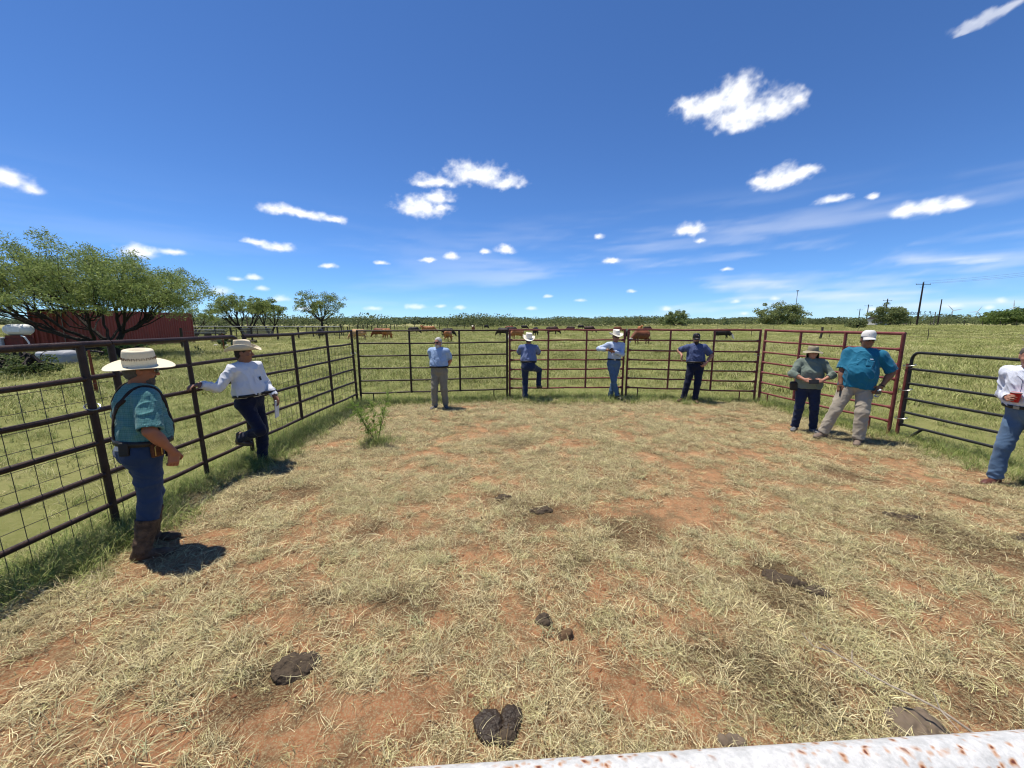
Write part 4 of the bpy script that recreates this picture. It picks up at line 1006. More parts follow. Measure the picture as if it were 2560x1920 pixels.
    def hand(s, F, q):
        d, n, curl = s.hd[q]; n = nrm(n-d*(n@d)); l = np.cross(d, n)*q; w = s.wri[q]; k = s.S*1.03; M = np.stack([l, d, n], 1)
        F.u(f_box(w+d*.046*k, np.array((.039, .047, .0135))*k, M, .012*k), .018)
        F.u(f_ell(w+d*.03*k+l*.026*k+n*.008*k, np.array((.018, .032, .014))*k, M), .012)
        for i, (o, ln) in enumerate(((.029, .072), (.0095, .080), (-.010, .074), (-.029, .058))):
            p = w+d*.088*k+l*o*k; a = .12; c = curl*(1+.12*i)
            for j, fr in enumerate((.45, .30, .25)):
                a += c*(.55 if j == 0 else .75); dd = d*math.cos(a)+n*math.sin(a)+l*(o*1.2)
                e = p+nrm(dd)*ln*fr*k; F.u(f_cone(p, e, (.0092-.0008*j)*k, (.0086-.0009*j)*k), .003); p = e
        p = w+d*.022*k+l*.034*k+n*.004*k; e = p+nrm(l*.75+d*.75+n*(.25+.3*curl))*.044*k; F.u(f_cone(p, e, .0125*k, .0105*k), .008)
        e2 = e+nrm(d*.9+l*(.15-.35*curl)+n*(.2+.6*curl))*.036*k; F.u(f_cone(e, e2, .0103*k, .0085*k), .003)
    # --- clothes
    def shirt(s, mat, sleeve='short', drop=.075, amp=.006, loose=1.0, collar=True, slv=.80, name='shirt', roll=False):
        S = s.S; F = Field(); ft = s.fat; fl = (s.fw, .72+.10*(ft-1))
        a = s.pel+s.up*(drop-.03 if drop < .05 else .03)*S
        F.u(f_cone(s.pel+s.up*(drop-.1)*S, s.pel+s.up*.16*S, (.168 if drop > 0 else .192)*S*ft*loose, .166*S*ft*loose, fl), .02)
        F.u(f_cone(s.pel+s.up*.16*S, s.pel+s.up*.36*S, .162*S*ft*loose, .178*S*(.5+.5*ft)*s.bw, fl), .05)
        if s.belly: F.u(f_ell(s.pel+s.up*.15*S+s.fw*.055*s.belly, np.array((.15*ft, .145*(.75+.35*s.belly), .17))*S, np.stack([s.rt, s.fw, s.up], 1)), .13)
        if s.bust:
            for q in (1, -1): F.u(f_ell(s.pel+s.up*.29*S+s.fw*.09+s.rt*q*.075*S, np.array((.075, .08, .08))*S*s.bust), .06)
        F.u(f_cone(s.sh[1]-s.rt*.01, s.sh[-1]+s.rt*.01, .064*S, .064*S), .06)
        for q in (1, -1): F.u(f_cone(s.neck-s.up*.035-s.fw*.012, s.sh[q], .056*S*ft**.3, .058*S), .045)
        b = s.pel+s.up*drop*S; F.below(b, -s.up)
        for q in (1, -1):
            A, E, W = s.sh[q], s.elb[q], s.wri[q]; k = ft**.6
            if sleeve == 'short':
                t = A+(E-A)*slv; F.u(f_cone(A, t, .068*S*k, .076*S*k, None, None, .0), .035)
                F.sub(f_cone(t-(E-A)*.14, t+(E-A)*.2, .066*S*k, .066*S*k, None, .0, None), .004)
            else:
                F.u(f_cone(A, E, .067*S*k, .055*S*k), .035)
                t = E+(W-E)*(.93 if not roll else .45); F.u(f_cone(E, t, .056*S*k, (.043 if not roll else .053)*S*k, None, None, .0), .025)
                F.sub(f_cone(t-(W-E)*.08, t+(W-E)*.2, .036*S*k, .036*S*k, None, .0, None), .004)
        s.sf = F
        o = field_obj(name, F, mat, s.root, s.h, wrinkles(amp, s.seed % 97, (12, 12, 6), .010)); s.shirto = o
        if collar:
            # turned-down collar: a flared band round the neck, open at the front
            c = s.neck+s.up*.004*S+s.fw*.004; V = []; n = 26
            for i in range(n+1):
                th = math.radians(28)+math.radians(304)*i/n; dr = s.fw*math.cos(th)+s.rt*math.sin(th); fr = max(0, math.cos(th))
                for rr_, zz in ((.064, .026-.028*fr), (.070, .040-.030*fr), (.077, .036-.03*fr), (.092, .0-.050*fr**2-.002), (.086, -.012-.05*fr**2)):
                    V.append(c+dr*rr_*S*ft**.4+s.up*zz*S)
            Fq = [(i*5+j, (i+1)*5+j, (i+1)*5+j+1, i*5+j+1) for i in range(n) for j in range(4)]
            co = link('collar', np_mesh('collar', V, Fq), mat, o); m = co.modifiers.new('thick', 'SOLIDIFY'); m.thickness = .004
        return o
    def placket(s, mat, z0=.10, z1=.46, w=.018):
        V = []; zs = np.linspace(z0, z1, 16)
        for z in zs:
            for x in (-w, w): V.append(s.surf(s.sf, s.pel+s.up*z*s.S+s.rt*x, s.fw, .004))
        Fq = [(2*i, 2*i+1, 2*i+3, 2*i+2) for i in range(15)]; return link('placket', np_mesh('placket', V, Fq), mat, s.shirto)
    def pocket(s, mat, x, z, w=.055, hgt=.065, name='pocket'):
        V = []; n = 6
        for j in range(n):
            for i in range(n): V.append(s.surf(s.sf, s.pel+s.up*(z+hgt*(j/(n-1)-.5))*s.S+s.rt*(x+w*(i/(n-1)-.5)), s.fw, .006))
        Fq = [(j*n+i, j*n+i+1, (j+1)*n+i+1, (j+1)*n+i) for j in range(n-1) for i in range(n-1)]
        o = link(name, np_mesh(name, V, Fq), mat, s.shirto); m = o.modifiers.new('t', 'SOLIDIFY'); m.thickness = .004; return o
    def surf(s, F, p, d, off=0.0, far=.42):
        ts = np.linspace(far, 0, 85); P = p+ts[:, None]*_v(d); v = F.ev(P); i = np.argmax(v < 0)
        return p+_v(d)*(ts[i]+off) if (v < 0).any() else p+_v(d)*.1
    def trousers(s, mat, wid=1.0, hem=.03, amp=.006, ft=None, tuckboot=None, seat=1.0, name='trousers', flare=1.0):
        S = s.S; F = Field(); ft = ft or s.fat; k = ft**.55
        F.u(f_ell(s.pel+_v((0, 0, .015*S)), np.array((.168*ft, .128*ft, .14))*S), .0)
        F.u(f_cone(s.pel+s.up*.02*S, s.pel+s.up*.12*S, .158*S*ft, .152*S*ft, (s.fw, .76)), .05)
        for q in (1, -1):
            F.u(f_ell(s.pel+_v((q*.075*S, -.065*S*seat, -.045*S)), np.array((.088, .085, .098))*S*k), .04)
        F.below(s.pel+s.up*.09*S, s.up)
        for q in (1, -1):
            hp, kn, an = s.hip[q], s.knee[q], s.ank[q]
            e = an+(kn-an)*hem if tuckboot is None else an+(kn-an)*tuckboot
            F.u(f_cone(hp, kn, .098*S*k*wid, .069*S*k*wid), .035)
            F.u(f_cone(kn, e, .069*S*k*wid, .064*S*wid*flare, None, None, .01), .03)
        s.tf = F
        def d(V, N):
            w = wrinkles(amp, s.seed % 89+3, (7, 7, 12), .006)(V, N)
            low = sum(np.exp(-((np.linalg.norm(V-s.ank[q], axis=1))/.16)**2)+.25*np.exp(-((np.linalg.norm(V-s.knee[q], axis=1))/.11)**2) for q in (1, -1))
            return w+low*.006*(np.sin(V[:, 2]*70+9*vnoise(V*9))*vnoise(V*5+4)*1.3) 
        return field_obj(name, F, mat, s.root, s.h, d)
    def belt(s, mat, z=.088, buckle=None, w=.019):
        V = []; n = 40; c = s.pel+s.up*z*s.S
        for i in range(n):
            a = 2*math.pi*i/n; d = s.rt*math.cos(a)+s.fw*math.sin(a); r = max(np.linalg.norm(s.surf(F, c, d)-c) for F in (s.tf, s.sf) )
            if r > .35: r = .17
            for q in (-1, 1):
                V.append(c+d*(r+.016)+s.up*w*q)
        Fq = [(2*i, 2*((i+1) % n), 2*((i+1) % n)+1, 2*i+1) for i in range(n)]
        o = link('belt', np_mesh('belt', V, Fq), mat, s.root); m = o.modifiers.new('t', 'SOLIDIFY'); m.thickness = .006
        if buckle:
            p = s.surf(s.tf, c, s.fw); p2 = s.surf(s.sf, c, s.fw); p = p if (p-c)@s.fw > (p2-c)@s.fw else p2
            b = MB().box((0, 0, 0), (.055, .012, .042)).build('buckle', buckle, o, False, p+s.fw*.012); bevel(b, .004)
        return o
    def shoes(s, mat, kind='shoe', sole=None, shaft=None):
        S = s.S
        for q in (1, -1):
            f, z = s.foot[q]; a = s.ank[q]; F = Field(); r = np.cross(f, (0, 0, 1.)); M = np.stack([r, f, _v((0, 0, 1))], 1); g = _v((a[0], a[1], z)) if z == 0 or True else a
            g = _v((a[0], a[1], a[2]-.085*S))
            F.u(f_cone(a+_v((0, 0, .05)), g+_v((0, 0, .05*S))-f*.01, .05*S, .046*S), .02)
            F.u(f_cone(g-f*.045*S+_v((0, 0, .042*S)), g+f*.13*S+_v((0, 0, .034*S)), .040*S, .038*S), .03)
            F.u(f_ell(g+f*.155*S+_v((0, 0, .026*S)), np.array((.041, .065, .030))*S, M), .03)
            if shaft:
                k = s.knee[q]; t = a+(k-a)*shaft; F.u(f_cone(a, t, .058*S, .082*S, None, None, .0), .03); F.sub(f_cone(t-(k-a)*.12, t+(k-a)*.1, .062*S, .075*S, None, .0, None), .01)
            F.below(g+_v((0, 0, .004)), (0, 0, -1))
            o = field_obj(kind, F, mat, s.root, s.h*.8, wrinkles(.003, s.seed % 71+q, (14, 14, 22)))
            so = MB(); prof = [(-.075, .024), (-.05, .036), (0, .033), (.06, .037), (.13, .043), (.18, .036), (.212, .016)]
            ring = [(x, y) for y, x in prof]+[(-x, y) for y, x in reversed(prof)]; n = len(ring); V = [g+(r*x+f*y)*S+_v((0, 0, zz)) for zz in (.0, .017) for x, y in ring]
            so.add(V, [tuple(range(n-1, -1, -1)), tuple(range(n, 2*n))]+[(i, (i+1) % n, n+(i+1) % n, n+i) for i in range(n)]); so.build('sole', sole or M_BLK, o)
    # --- head wear
    def HM(s, dz=0.0, dy=0.0, pitch=0.0, roll=0.0):
        hu, hf, hr = s.hu, s.hf, s.hr; hf, hu = rot_about(hf, hr, pitch), rot_about(hu, hr, pitch); hr, hu = rot_about(hr, hf, roll), rot_about(hu, hf, roll)
        o = s.hc+s.hu*dz+s.hf*dy; M = Matrix(((hr[0], hf[0], hu[0], o[0]), (hr[1], hf[1], hu[1], o[1]), (hr[2], hf[2], hu[2], o[2]), (0, 0, 0, 1))); return M
    def cowboy(s, mat, band=None, brim=.105, curl=.055, droop=.02, ch=.115, style='cattle', pitch=-.05, dz=.048, roll=0.0, vents=None, under=None):
        n = 56; V = []; k = s.S*1.02; a0, b0 = .087*k, .107*k; rings = []
        def ring(fn): rings.append([fn(2*math.pi*i/n) for i in range(n)])
        for t in (1.0, .96, .8, .6, .4, .2, .05):
            def f(th, t=t):
                sx, cy_ = math.sin(th), math.cos(th); w = brim*(1+.08*abs(cy_))*k
                x, y = sx*(a0+w*t), cy_*(b0+w*t*.92); lift = curl*(abs(sx)**1.6)*t**2.0-droop*(cy_*cy_)*t**1.6
                x *= 1-.22*curl/.055*(t**2)*abs(sx)**2*(1 if curl > .03 else .4)
                return (x, y, lift*k/1.0)
            ring(f)
        for z, sc in ((.0, 1.0), (.03, .99), (.06, .965), (.09, .93), (.108, .90), (.116, .86)):
            def f(th, z=z, sc=sc):
                sx, cy_ = math.sin(th), math.cos(th); zz = z*ch/.115
                pin = (1-.22*(z/.115)*max(0, cy_)**2*(abs(sx) > -1)) if style == 'cattle' else 1.0
                x = sx*a0*sc*(pin if style == 'cattle' else 1); y = cy_*b0*sc
                if style == 'cattle': zz *= 1-.16*max(0, cy_)**2+.0
                return (x, y, zz*k)
            ring(f)
        for t in (.75, .55, .32, .12, .01):
            def f(th, t=t):
                sx, cy_ = math.sin(th), math.cos(th); x, y = sx*a0*.86*t, cy_*b0*.86*t; z = ch
                if style == 'cattle':
                    x *= 1-.2*max(0, cy_)**2; z = ch*(1-.16*max(0, cy_)**2*t)-.030*math.exp(-(x/(.022*k))**2)*(1-.2*t)-.012*math.exp(-((abs(x)-.055*k)/(.014*k))**2)*(cy_ > -.2)
                else: z = ch+.004-.032*sstep(.80, .42, t)
                return (x, y, float(z)*k)
            ring(f)
        V = [p for r_ in rings for p in r_]; m = len(rings)
        Fq = [(i*n+j, i*n+(j+1) % n, (i+1)*n+(j+1) % n, (i+1)*n+j) for i in range(m-1) for j in range(n)]
        me = np_mesh('hat', V, Fq); o = link('hat', me, mat, s.root); o.matrix_local = s.HM(dz*s.S, -.004, pitch, roll)
        md = o.modifiers.new('t', 'SOLIDIFY'); md.thickness = .0045; md.offset = 0
        if band:
            B = [(math.sin(2*math.pi*j/n)*a0*q, math.cos(2*math.pi*j/n)*b0*q, z*k) for (z, q) in ((.004, 1.03), (.024, 1.025)) for j in range(n)]
            b = link('hat_band', np_mesh('hat_band', B, [(j, (j+1) % n, n+(j+1) % n, n+j) for j in range(n)]), band, o); b.modifiers.new('t', 'SOLIDIFY').thickness = .003
        if vents:
            mb = MB()
            for j in range(44):
                th = 2*math.pi*j/44; sx, cy_ = math.sin(th), math.cos(th); c = (sx*a0*.992, cy_*b0*.992, .068*k)
                mb.box(c, (.004, .006, .020*k), Matrix.Rotation(-th, 3, 'Z') @ Matrix.Rotation(.35 if j % 2 else -.1, 3, 'Y'))
            mb.build('vent_row', vents, o)
        return o
    def cap(s, mat, visor=None, dz=.040, pitch=-.04, logo=None, mesh_back=None):
        k = s.S; n = 36; rings = []; a0, b0 = .083*k, .103*k
        for z, sc in ((.0, 1.0), (.02, 1.01), (.045, .98), (.068, .88), (.084, .70), (.093, .48), (.097, .24), (.098, .02)): rings.append([(math.sin(2*math.pi*j/n)*a0*sc, math.cos(2*math.pi*j/n)*b0*sc, (z+.016*max(0, math.cos(2*math.pi*j/n))*(z > .03 and z < .09))*k*1.12) for j in range(n)])
        V = [p for r_ in rings for p in r_]; m = len(rings); Fq = [(i*n+j, i*n+(j+1) % n, (i+1)*n+(j+1) % n, (i+1)*n+j) for i in range(m-1) for j in range(n)]
        o = link('cap', np_mesh('cap', V, Fq), mat, s.root); o.matrix_local = s.HM(dz*s.S, -.004, pitch); o.modifiers.new('t', 'SOLIDIFY').thickness = .003
        V = []; q = 17; 
        for r_ in range(6):
            t = r_/5
            for j in range(q):
                th = math.radians(-68+136*j/(q-1)); x = math.sin(th)*a0*(1+.02*t); y = math.cos(th)*b0+t*.072*k*math.cos(th*1.15)**.7 if abs(th*1.15) < 1.57 else math.cos(th)*b0
                V.append((x, y, (.004-.020*t*t*1.0-.030*(x/a0)**2*t-.004*t)*k))
        b = link('visor', np_mesh('visor', V, [(i*q+j, i*q+j+1, (i+1)*q+j+1, (i+1)*q+j) for i in range(5) for j in range(q-1)]), visor or mat, o); b.modifiers.new('t', 'SOLIDIFY').thickness = .004
        if logo is not None:
            L_ = MB()
            for (x, z, w, hh, yy) in logo[1]: L_.box((x*k, (b0*.985-.012*((z-.03)/.04)-.010*(x/.04)**2+.004)+yy, z*k), (w*k, .006, hh*k), Matrix.Rotation(-.28, 3, 'X'))
            L_.build('emblem', logo[0], o)
        return o
    def bucket(s, mat, dz=.035, flap=None):
        k = s.S; n = 40; rings = []; a0, b0 = .085*k, .104*k
        for (rr_, z) in ((.078, -.042), (.070, -.040), (.04, -.022), (.0, -.004)): rings.append([(math.sin(t)*(a0+rr_*k), math.cos(t)*(b0+rr_*k), (z+.012*math.sin(3*t+1)*rr_/.078)*k) for t in [2*math.pi*j/n for j in range(n)]])
        for z, sc in ((.0, 1), (.045, .985), (.075, .93), (.084, .84), (.080, .5), (.079, .02)): rings.append([(math.sin(2*math.pi*j/n)*a0*sc, math.cos(2*math.pi*j/n)*b0*sc, z*k) for j in range(n)])
        V = [p for r_ in rings for p in r_]; m = len(rings); Fq = [(i*n+j, i*n+(j+1) % n, (i+1)*n+(j+1) % n, (i+1)*n+j) for i in range(m-1) for j in range(n)]
        o = link('sun_hat', np_mesh('sun_hat', V, Fq), mat, s.root); o.matrix_local = s.HM(dz*s.S, -.004, -.03); o.modifiers.new('t', 'SOLIDIFY').thickness = .003
        B = [(math.sin(2*math.pi*j/n)*a0*1.02, math.cos(2*math.pi*j/n)*b0*1.02, z*k) for z in (.012, .030) for j in range(n)]
        link('hat_band', np_mesh('hat_band', B, [(j, (j+1) % n, n+(j+1) % n, n+j) for j in range(n)]), flap or mat, o)
        V = []; q = 22
        for r_ in range(7):
            for j in range(q):
                th = math.radians(75+210*j/(q-1)); V.append((math.sin(th)*(a0+(.012+.012*r_/6)*k+.006*math.sin(j*1.3)*r_/6), math.cos(th)*(b0+.01*k)-.012*r_/6*k, (-.005-.185*r_/6)*k))
        b = link('neck_flap', np_mesh('neck_flap', V, [(i*q+j, i*q+j+1, (i+1)*q+j+1, (i+1)*q+j) for i in range(6) for j in range(q-1)]), flap or mat, o); b.modifiers.new('t', 'SOLIDIFY').thickness = .002
        return o
    def hair(s, mat, kind='short', beard=None, name='hair'):
        S = s.S; M = np.stack([s.hr, s.hf, s.hu], 1); P = lambda x, y, z: s.hc+(s.hr*x+s.hf*y+s.hu*z)*S
        if kind:
            F = Field().u(f_ell(P(0, -.012, .032), np.array((.081, .098, .098))*S, M), 0)
            if kind == 'long': F.u(f_cone(P(0, -.05, .0), P(0, -.06, -.14), .075*S, .06*S), .04)
            else: F.u(f_ell(P(0, -.05, -.02), np.array((.070, .055, .065))*S, M), .03)
            F.sub(f_ell(P(0, .085, -.03), np.array((.085, .095, .095))*S, M), .015)
            for q in (1, -1): F.sub(f_ell(P(q*.085, .0, -.005), np.array((.026, .026, .035))*S, M), .01)
            F.below(P(0, -.02, -.075 if kind != 'long' else -.2), -s.hu)
            field_obj(name, F, mat, s.root, .007, lambda V, N: .010*(vnoise(V*np.array((60, 60, 26)))-.5))
        if beard:
            F = Field().u(f_ell(P(0, .030, -.066), np.array((.058, .066, .058))*S, M), 0).u(f_ell(P(0, .066, -.105), np.array((.034, .030, .032))*S, M), .025).u(f_ell(P(0, .092, -.042), np.array((.030, .014, .010))*S, M), .01)
            F.sub(f_ell(P(0, .062, .01), np.array((.075, .075, .048))*S, M), .012).sub(f_ell(P(0, .104, -.060), np.array((.019, .02, .006))*S, M), .004).sub(f_ell(P(0, -.06, -.05), np.array((.09, .08, .12))*S, M), .01)
            field_obj('beard', F, beard, s.root, .006, lambda V, N: .006*(vnoise(V*70)-.5))
    def glasses(s, lens, frame=None, big=1.0):
        S = s.S; P = lambda x, y, z: s.hc+(s.hr*x+s.hf*y+s.hu*z)*S; M = np.stack([s.hr, s.hf, s.hu], 1)
        t = MB()
        for q in (1, -1): t.tube([P(q*.062, .085, .018), P(q*.080, .03, .016), P(q*.082, -.015, .010)], .0028*S, 6)
        t.tube([P(-.012, .112, .014), P(0, .117, .018), P(.012, .112, .014)], .0028*S, 6)
        t.tube([P(-.062, .088, .024), P(-.034, .105, .027), P(.034, .105, .027), P(.062, .088, .024)], .0026*S, 6)
        g = t.build('glasses', frame or M_BLK, s.root, True)
        for q in (1, -1):
            me = MB().lathe([(0, -1), (.6, -.8), (1, 0), (.6, .8), (0, 1)], 14).mesh('lens', True, 90); o = link('lens', me, lens, g)
            Mx = np.stack([nrm(s.hr-s.hf*.45*q)*.027*big, nrm(s.hf+s.hr*.45*q)*.004, s.hu*.019*big], 1)*S; c = P(q*.034, .103, .008)
            o.matrix_local = Matrix((( *Mx[0], c[0]), (*Mx[1], c[1]), (*Mx[2], c[2]), (0, 0, 0, 1))) @ Matrix.Rotation(R(90), 4, 'X')
        return g
    def strap(s, name, pts, mat, w=.017, F=None, parent=None, off=.013):
        """ribbon laid on the clothes: points are (height, angle from front in degrees)"""
        F = F or s.sf; P = []
        for a, b in zip(pts[:-1], pts[1:]):
            for t in np.linspace(0, 1, 6, endpoint=False): P.append([a[i]+(b[i]-a[i])*t for i in range(2)])
        P.append(list(pts[-1])); C = []
        for z, an in P:
            th = math.radians(an); c = s.pel+s.up*z*s.S; d = s.fw*math.cos(th)+s.rt*math.sin(th)
            if z > .43: d = nrm(d+s.up*(z-.43)*26); c = s.pel+s.up*.40*s.S+s.rt*(.0)
            C.append(s.surf(F, c, d, off))
        C = np.array(C); V = []
        for _ in range(4): C[1:-1] = (C[:-2]+2*C[1:-1]+C[2:])/4
        for i in range(len(C)):
            tg = nrm(C[min(i+1, len(C)-1)]-C[max(i-1, 0)]); out = nrm(C[i]-(s.pel+s.up*((C[i]-s.pel)@s.up*.96))); sd = nrm(np.cross(tg, out)); V += [C[i]-sd*w, C[i]+sd*w]
        o = link(name, np_mesh(name, V, [(2*i, 2*i+1, 2*i+3, 2*i+2) for i in range(len(C)-1)]), mat, parent or s.shirto); m = o.modifiers.new('t', 'SOLIDIFY'); m.thickness = .004; return o
    def world(s, p):
        p = _v(p); f = s.face; r = _v((f[1], -f[0], 0)); return _v((s.root.location.x, s.root.location.y, s.root.location.z))+r*p[0]+f*p[1]+_v((0, 0, p[2]))
    def loc(s, w): return to_local(s.pos, s.face, w)
def to_local(pos, face, w):
    f = nrm((*face[:2], 0)); r = _v((f[1], -f[0], 0)); d = _v(w)-_v((pos[0], pos[1], 0)); return _v((d@r, d@f, d[2]))
def frame_z(d):
    z = nrm(d); a = _v((1, 0, 0)) if abs(z[0]) < .8 else _v((0, 1, 0)); x = nrm(np.cross(a, z)); return np.stack([x, np.cross(z, x), z], 1)
def hash_label(t): return sum(ord(c)*(i+7) for i, c in enumerate(t)) % 9973
KF = (0, 1, .15)                                  # knees bend forward
# ---------------------------------------------------------------- the nine people round the pen
def feet_w(pos, face, spec):
    """feet given where they stand: (x, y, z, heading)"""
    out = {}
    for q, (x, y, z, hd, *pole) in spec.items():
        p = to_local(pos, face, (x, y, 0)); h = to_local((0, 0), face, (*hd, 0)); out[q] = (p[0], p[1], z, math.atan2(h[0], h[1]), pole[0] if pole else KF)
    return out
def hand_w(pos, face, w, d, n, curl, pole):
    return (to_local(pos, face, w), to_local((0, 0), face, d), to_local((0, 0), face, n), curl, pole)
def pel_w(face, d): return to_local((0, 0), face, d)
def held(name, label, cat, mb_or_me, mat, wpos, rot=(0, 0, 0), smooth=True):
    o = mb_or_me.build(name, mat, None, smooth, wpos, rot); tag(o, label, cat); return o
t1 = time.time()
# 1 suspendered man at the left
pos, fc = (-3.19, 3.18), (.54, .84)
p = Person('man in teal plaid shirt, suspenders and straw hat standing at the left fence', pos, fc, 1.735, (.08, .02), (0, 0, 0), 0, (-.22, -.12),
    feet_w(pos, fc, {1: (-3.16, 3.02, 0, (.9, .42)), -1: (-3.33, 3.28, 0, (.92, .38))}),
    {1: ((.30, .13, .925), (.0, -.12, -1), (-1, .0, 0), .75, (.6, -.8, .1)), -1: ((-.31, .12, .95), (0, .25, -1), (1, 0, 0), .5, (-.6, -.8, .1))}, SK1, 1.12, 1.17, .85, .0078)
MT = plaid('teal_plaid_cotton', (.10, .27, .265), (.030, .115, .13), (.30, .47, .46)); sh = p.shirt(MT, 'short', .055, .0075, slv=.95)
tr = p.trousers(M_DENIM, 1.04, .03, .007, 1.12, .52); p.belt(M_BLK, .075, None, .022)
M_CAMO = material('camouflage_boot_shaft', (.13, .085, .055), .7, 0, (.045, .030, .022), 22, .35, .4, 60, .2, 'Object', 3)
p.shoes(M_CAMO, 'boot', material('tan_sole', (.20, .13, .08), .8), .66)
p.cowboy(M_STRAW, None,   .118, .022, .015, .130, 'flat', .16, .046, .17, vents=material('brown_vent_weave', (.16, .09, .05), .8)); p.hair(M_SALT, 'short', M_SALT); p.glasses(M_LENS)
M_SUS = material('dark_brown_webbing', (.030, .018, .015), .8)
p.strap('suspender', [(.085, 172), (.20, 180), (.30, 172), (.40, 150), (.452, 128), (.466, 96), (.455, 56), (.40, 36), (.30, 30), (.20, 26), (.09, 24)], M_SUS, .018)
p.strap('suspender', [(.085, 188), (.20, 182), (.30, 190), (.40, 212), (.452, 232), (.466, 264), (.455, 304), (.40, 324), (.30, 330), (.20, 334), (.09, 336)], M_SUS, .018)
def on_hip(pn, nm, ang, z, dims, mat, tilt=0, F=None):
    th = math.radians(ang); d = pn.fw*math.cos(th)+pn.rt*math.sin(th); q = pn.surf(F or pn.tf, pn.pel+pn.up*z*pn.S, d, dims[1]*.5+.006)
    o = MB().box((0, 0, 0), dims).build(nm, mat, pn.root, False, q, (tilt, 0, math.atan2(d[1], d[0])-math.pi/2)); bevel(o, min(dims)*.3); return o
hl = on_hip(p, 'holster', 78, .015, (.085, .035, .12), material('tooled_leather', (.16, .055, .018), .45, 0, (.07, .022, .01), 30, .6, .4, 60)); MB().tube([(-.022, .02, -.045), (-.022, .022, .03), (0, .024, .05), (.022, .022, .03), (.022, .02, -.045)], .004, 6).build('brass_trim', material('brass', (.55, .36, .12), .35, .8), hl, True)
on_hip(p, 'phone_case', 135, .035, (.07, .03, .11), M_BLK, .1); on_hip(p, 'key_pouch', 38, -.015, (.04, .03, .14), M_BLK); on_hip(p, 'papers', 156, .06, (.08, .012, .10), material('white_paper', (.75, .75, .74), .8), .15)
on_hip(p, 'belt_pack', 62, .085, (.17, .035, .05), M_BLK)

# 2 man in white shirt against the left fence
pos, fc = (-3.60, 5.22), (.97, -.24)
p = Person('man in white shirt and cream cowboy hat leaning on the left fence', pos, fc, 1.70, (-.03, .03), pel_w(fc, (-.03, .0, .0)), .0, (.55, -.02),
    feet_w(pos, fc, {-1: (-3.57, 5.27, 0, (.95, -.3)), 1: (-3.80, 5.19, .30, (.95, -.3), (0, 1, .3))}),
    {1: hand_w(pos, fc, (-3.85, 4.66, 1.235), (-.15, -.98, -.05), (0, 0, -1), .45, (.1, -.3, -1)), -1: hand_w(pos, fc, (-3.34, 5.33, .955), (.15, 0, -1), (-.2, -1, 0), .7, (-.5, -.8, 0))}, SK2, 1.06, 1.08, .55, .0095)
MW = cloth('white_oxford_shirt', (.74, .75, .79), .85, (.66, .67, .72)); p.shirt(MW, 'long', .07, .010); p.placket(MW); p.trousers(M_DENIMD, 1.0, .02, .007); p.belt(M_BLK, .088, M_CHAIN); p.shoes(M_LEATHER, 'boot', M_BLK)
p.cowboy(M_FELT, material('tan_hat_band', (.35, .26, .16), .8), .108, .085, .014, .138, 'cattle', .04, .045); p.hair(M_DARKH, 'short'); p.pocket(M_BLK, -.085, .30, .045, .05, 'pocket_phone')
c = p.world(p.wri[-1]); held('folded_papers', 'folded white papers hanging from the hand of the white-shirted man', 'papers', MB().box((0, 0, 0), (.012, .11, .25)), material('white_paper', (.75, .75, .74), .8), (c[0]+.015, c[1]-.015, c[2]-.17), (0, .08, .15), False)

# 3 white-haired man in front of the brown panel
pos, fc = (-1.69, 8.87), (-.12, -1)
p = Person('white-haired bearded man in light blue shirt standing with hands behind his back', pos, fc, 1.665, (.0, 0), (0, 0, 0), 0, (-.22, -.06),
    feet_w(pos, fc, {1: (-1.81, 8.83, 0, (-.35, -1)), -1: (-1.57, 8.93, 0, (.35, -1))}),
    {1: ((.09, -.20, .90), (-.8, 0, -.6), (0, 1, 0), .5, (1, -.6, 0)), -1: ((-.09, -.21, .92), (.8, 0, -.6), (0, 1, 0), .5, (-1, -.6, 0))}, SK3, 1.08, 1.14, .6, .0115)
MB3 = cloth('light_blue_shirt', (.34, .46, .66), .85, (.29, .40, .59)); p.shirt(MB3, 'short', .07, .009); p.placket(MB3); p.pocket(MB3, .075, .32); p.pocket(MB3, -.075, .32); p.trousers(cloth('grey_khaki_trousers', (.27, .245, .19), .9, (.20, .18, .14)), 1.08, .0, .007); p.belt(M_BLK)
p.shoes(material('grey_trainers', (.13, .13, .14), .8), 'shoe'); p.hair(M_GREYH, 'short', M_GREYH); p.glasses(M_LENS)

# 4 man seen from behind with one boot on the rail
pos, fc = (.42, 9.74), (.02, 1)
p = Person('man in blue shirt and white cowboy hat seen from behind, one boot on the rail', pos, fc, 1.70, (.16, .0), (0, -.02, 0), 0, (.0, -.10),
    feet_w(pos, fc, {-1: (.34, 9.72, 0, (-.1, 1)), 1: (.70, 10.0, .285, (.4, .9), (.6, 1, .2))}),
    {1: ((.12, .43, 1.31), (-1, .1, 0), (0, 0, -1), .3, (.75, -.1, -.8)), -1: ((-.08, .43, 1.31), (1, .1, 0), (0, 0, -1), .3, (-.75, -.1, -.8))}, SK2, 1.04, 1.02, .2, .0115)
MC4 = plaid('blue_check_shirt', (.165, .21, .37), (.10, .14, .27), (.30, .34, .48), 80, .25); p.shirt(MC4, 'short', .07, .009); p.trousers(M_DENIMD if False else cloth('indigo_denim', (.020, .035, .085), .9, (.013, .022, .055)), .98, .0, .007); p.belt(M_BLK)
p.shoes(M_LEATHER, 'boot', M_BLK); p.cowboy(M_WHAT, material('white_band', (.7, .66, .58), .8), .112, .06, .012, .138, 'cattle', .42, .045, .12); p.hair(M_DARKH, 'short')

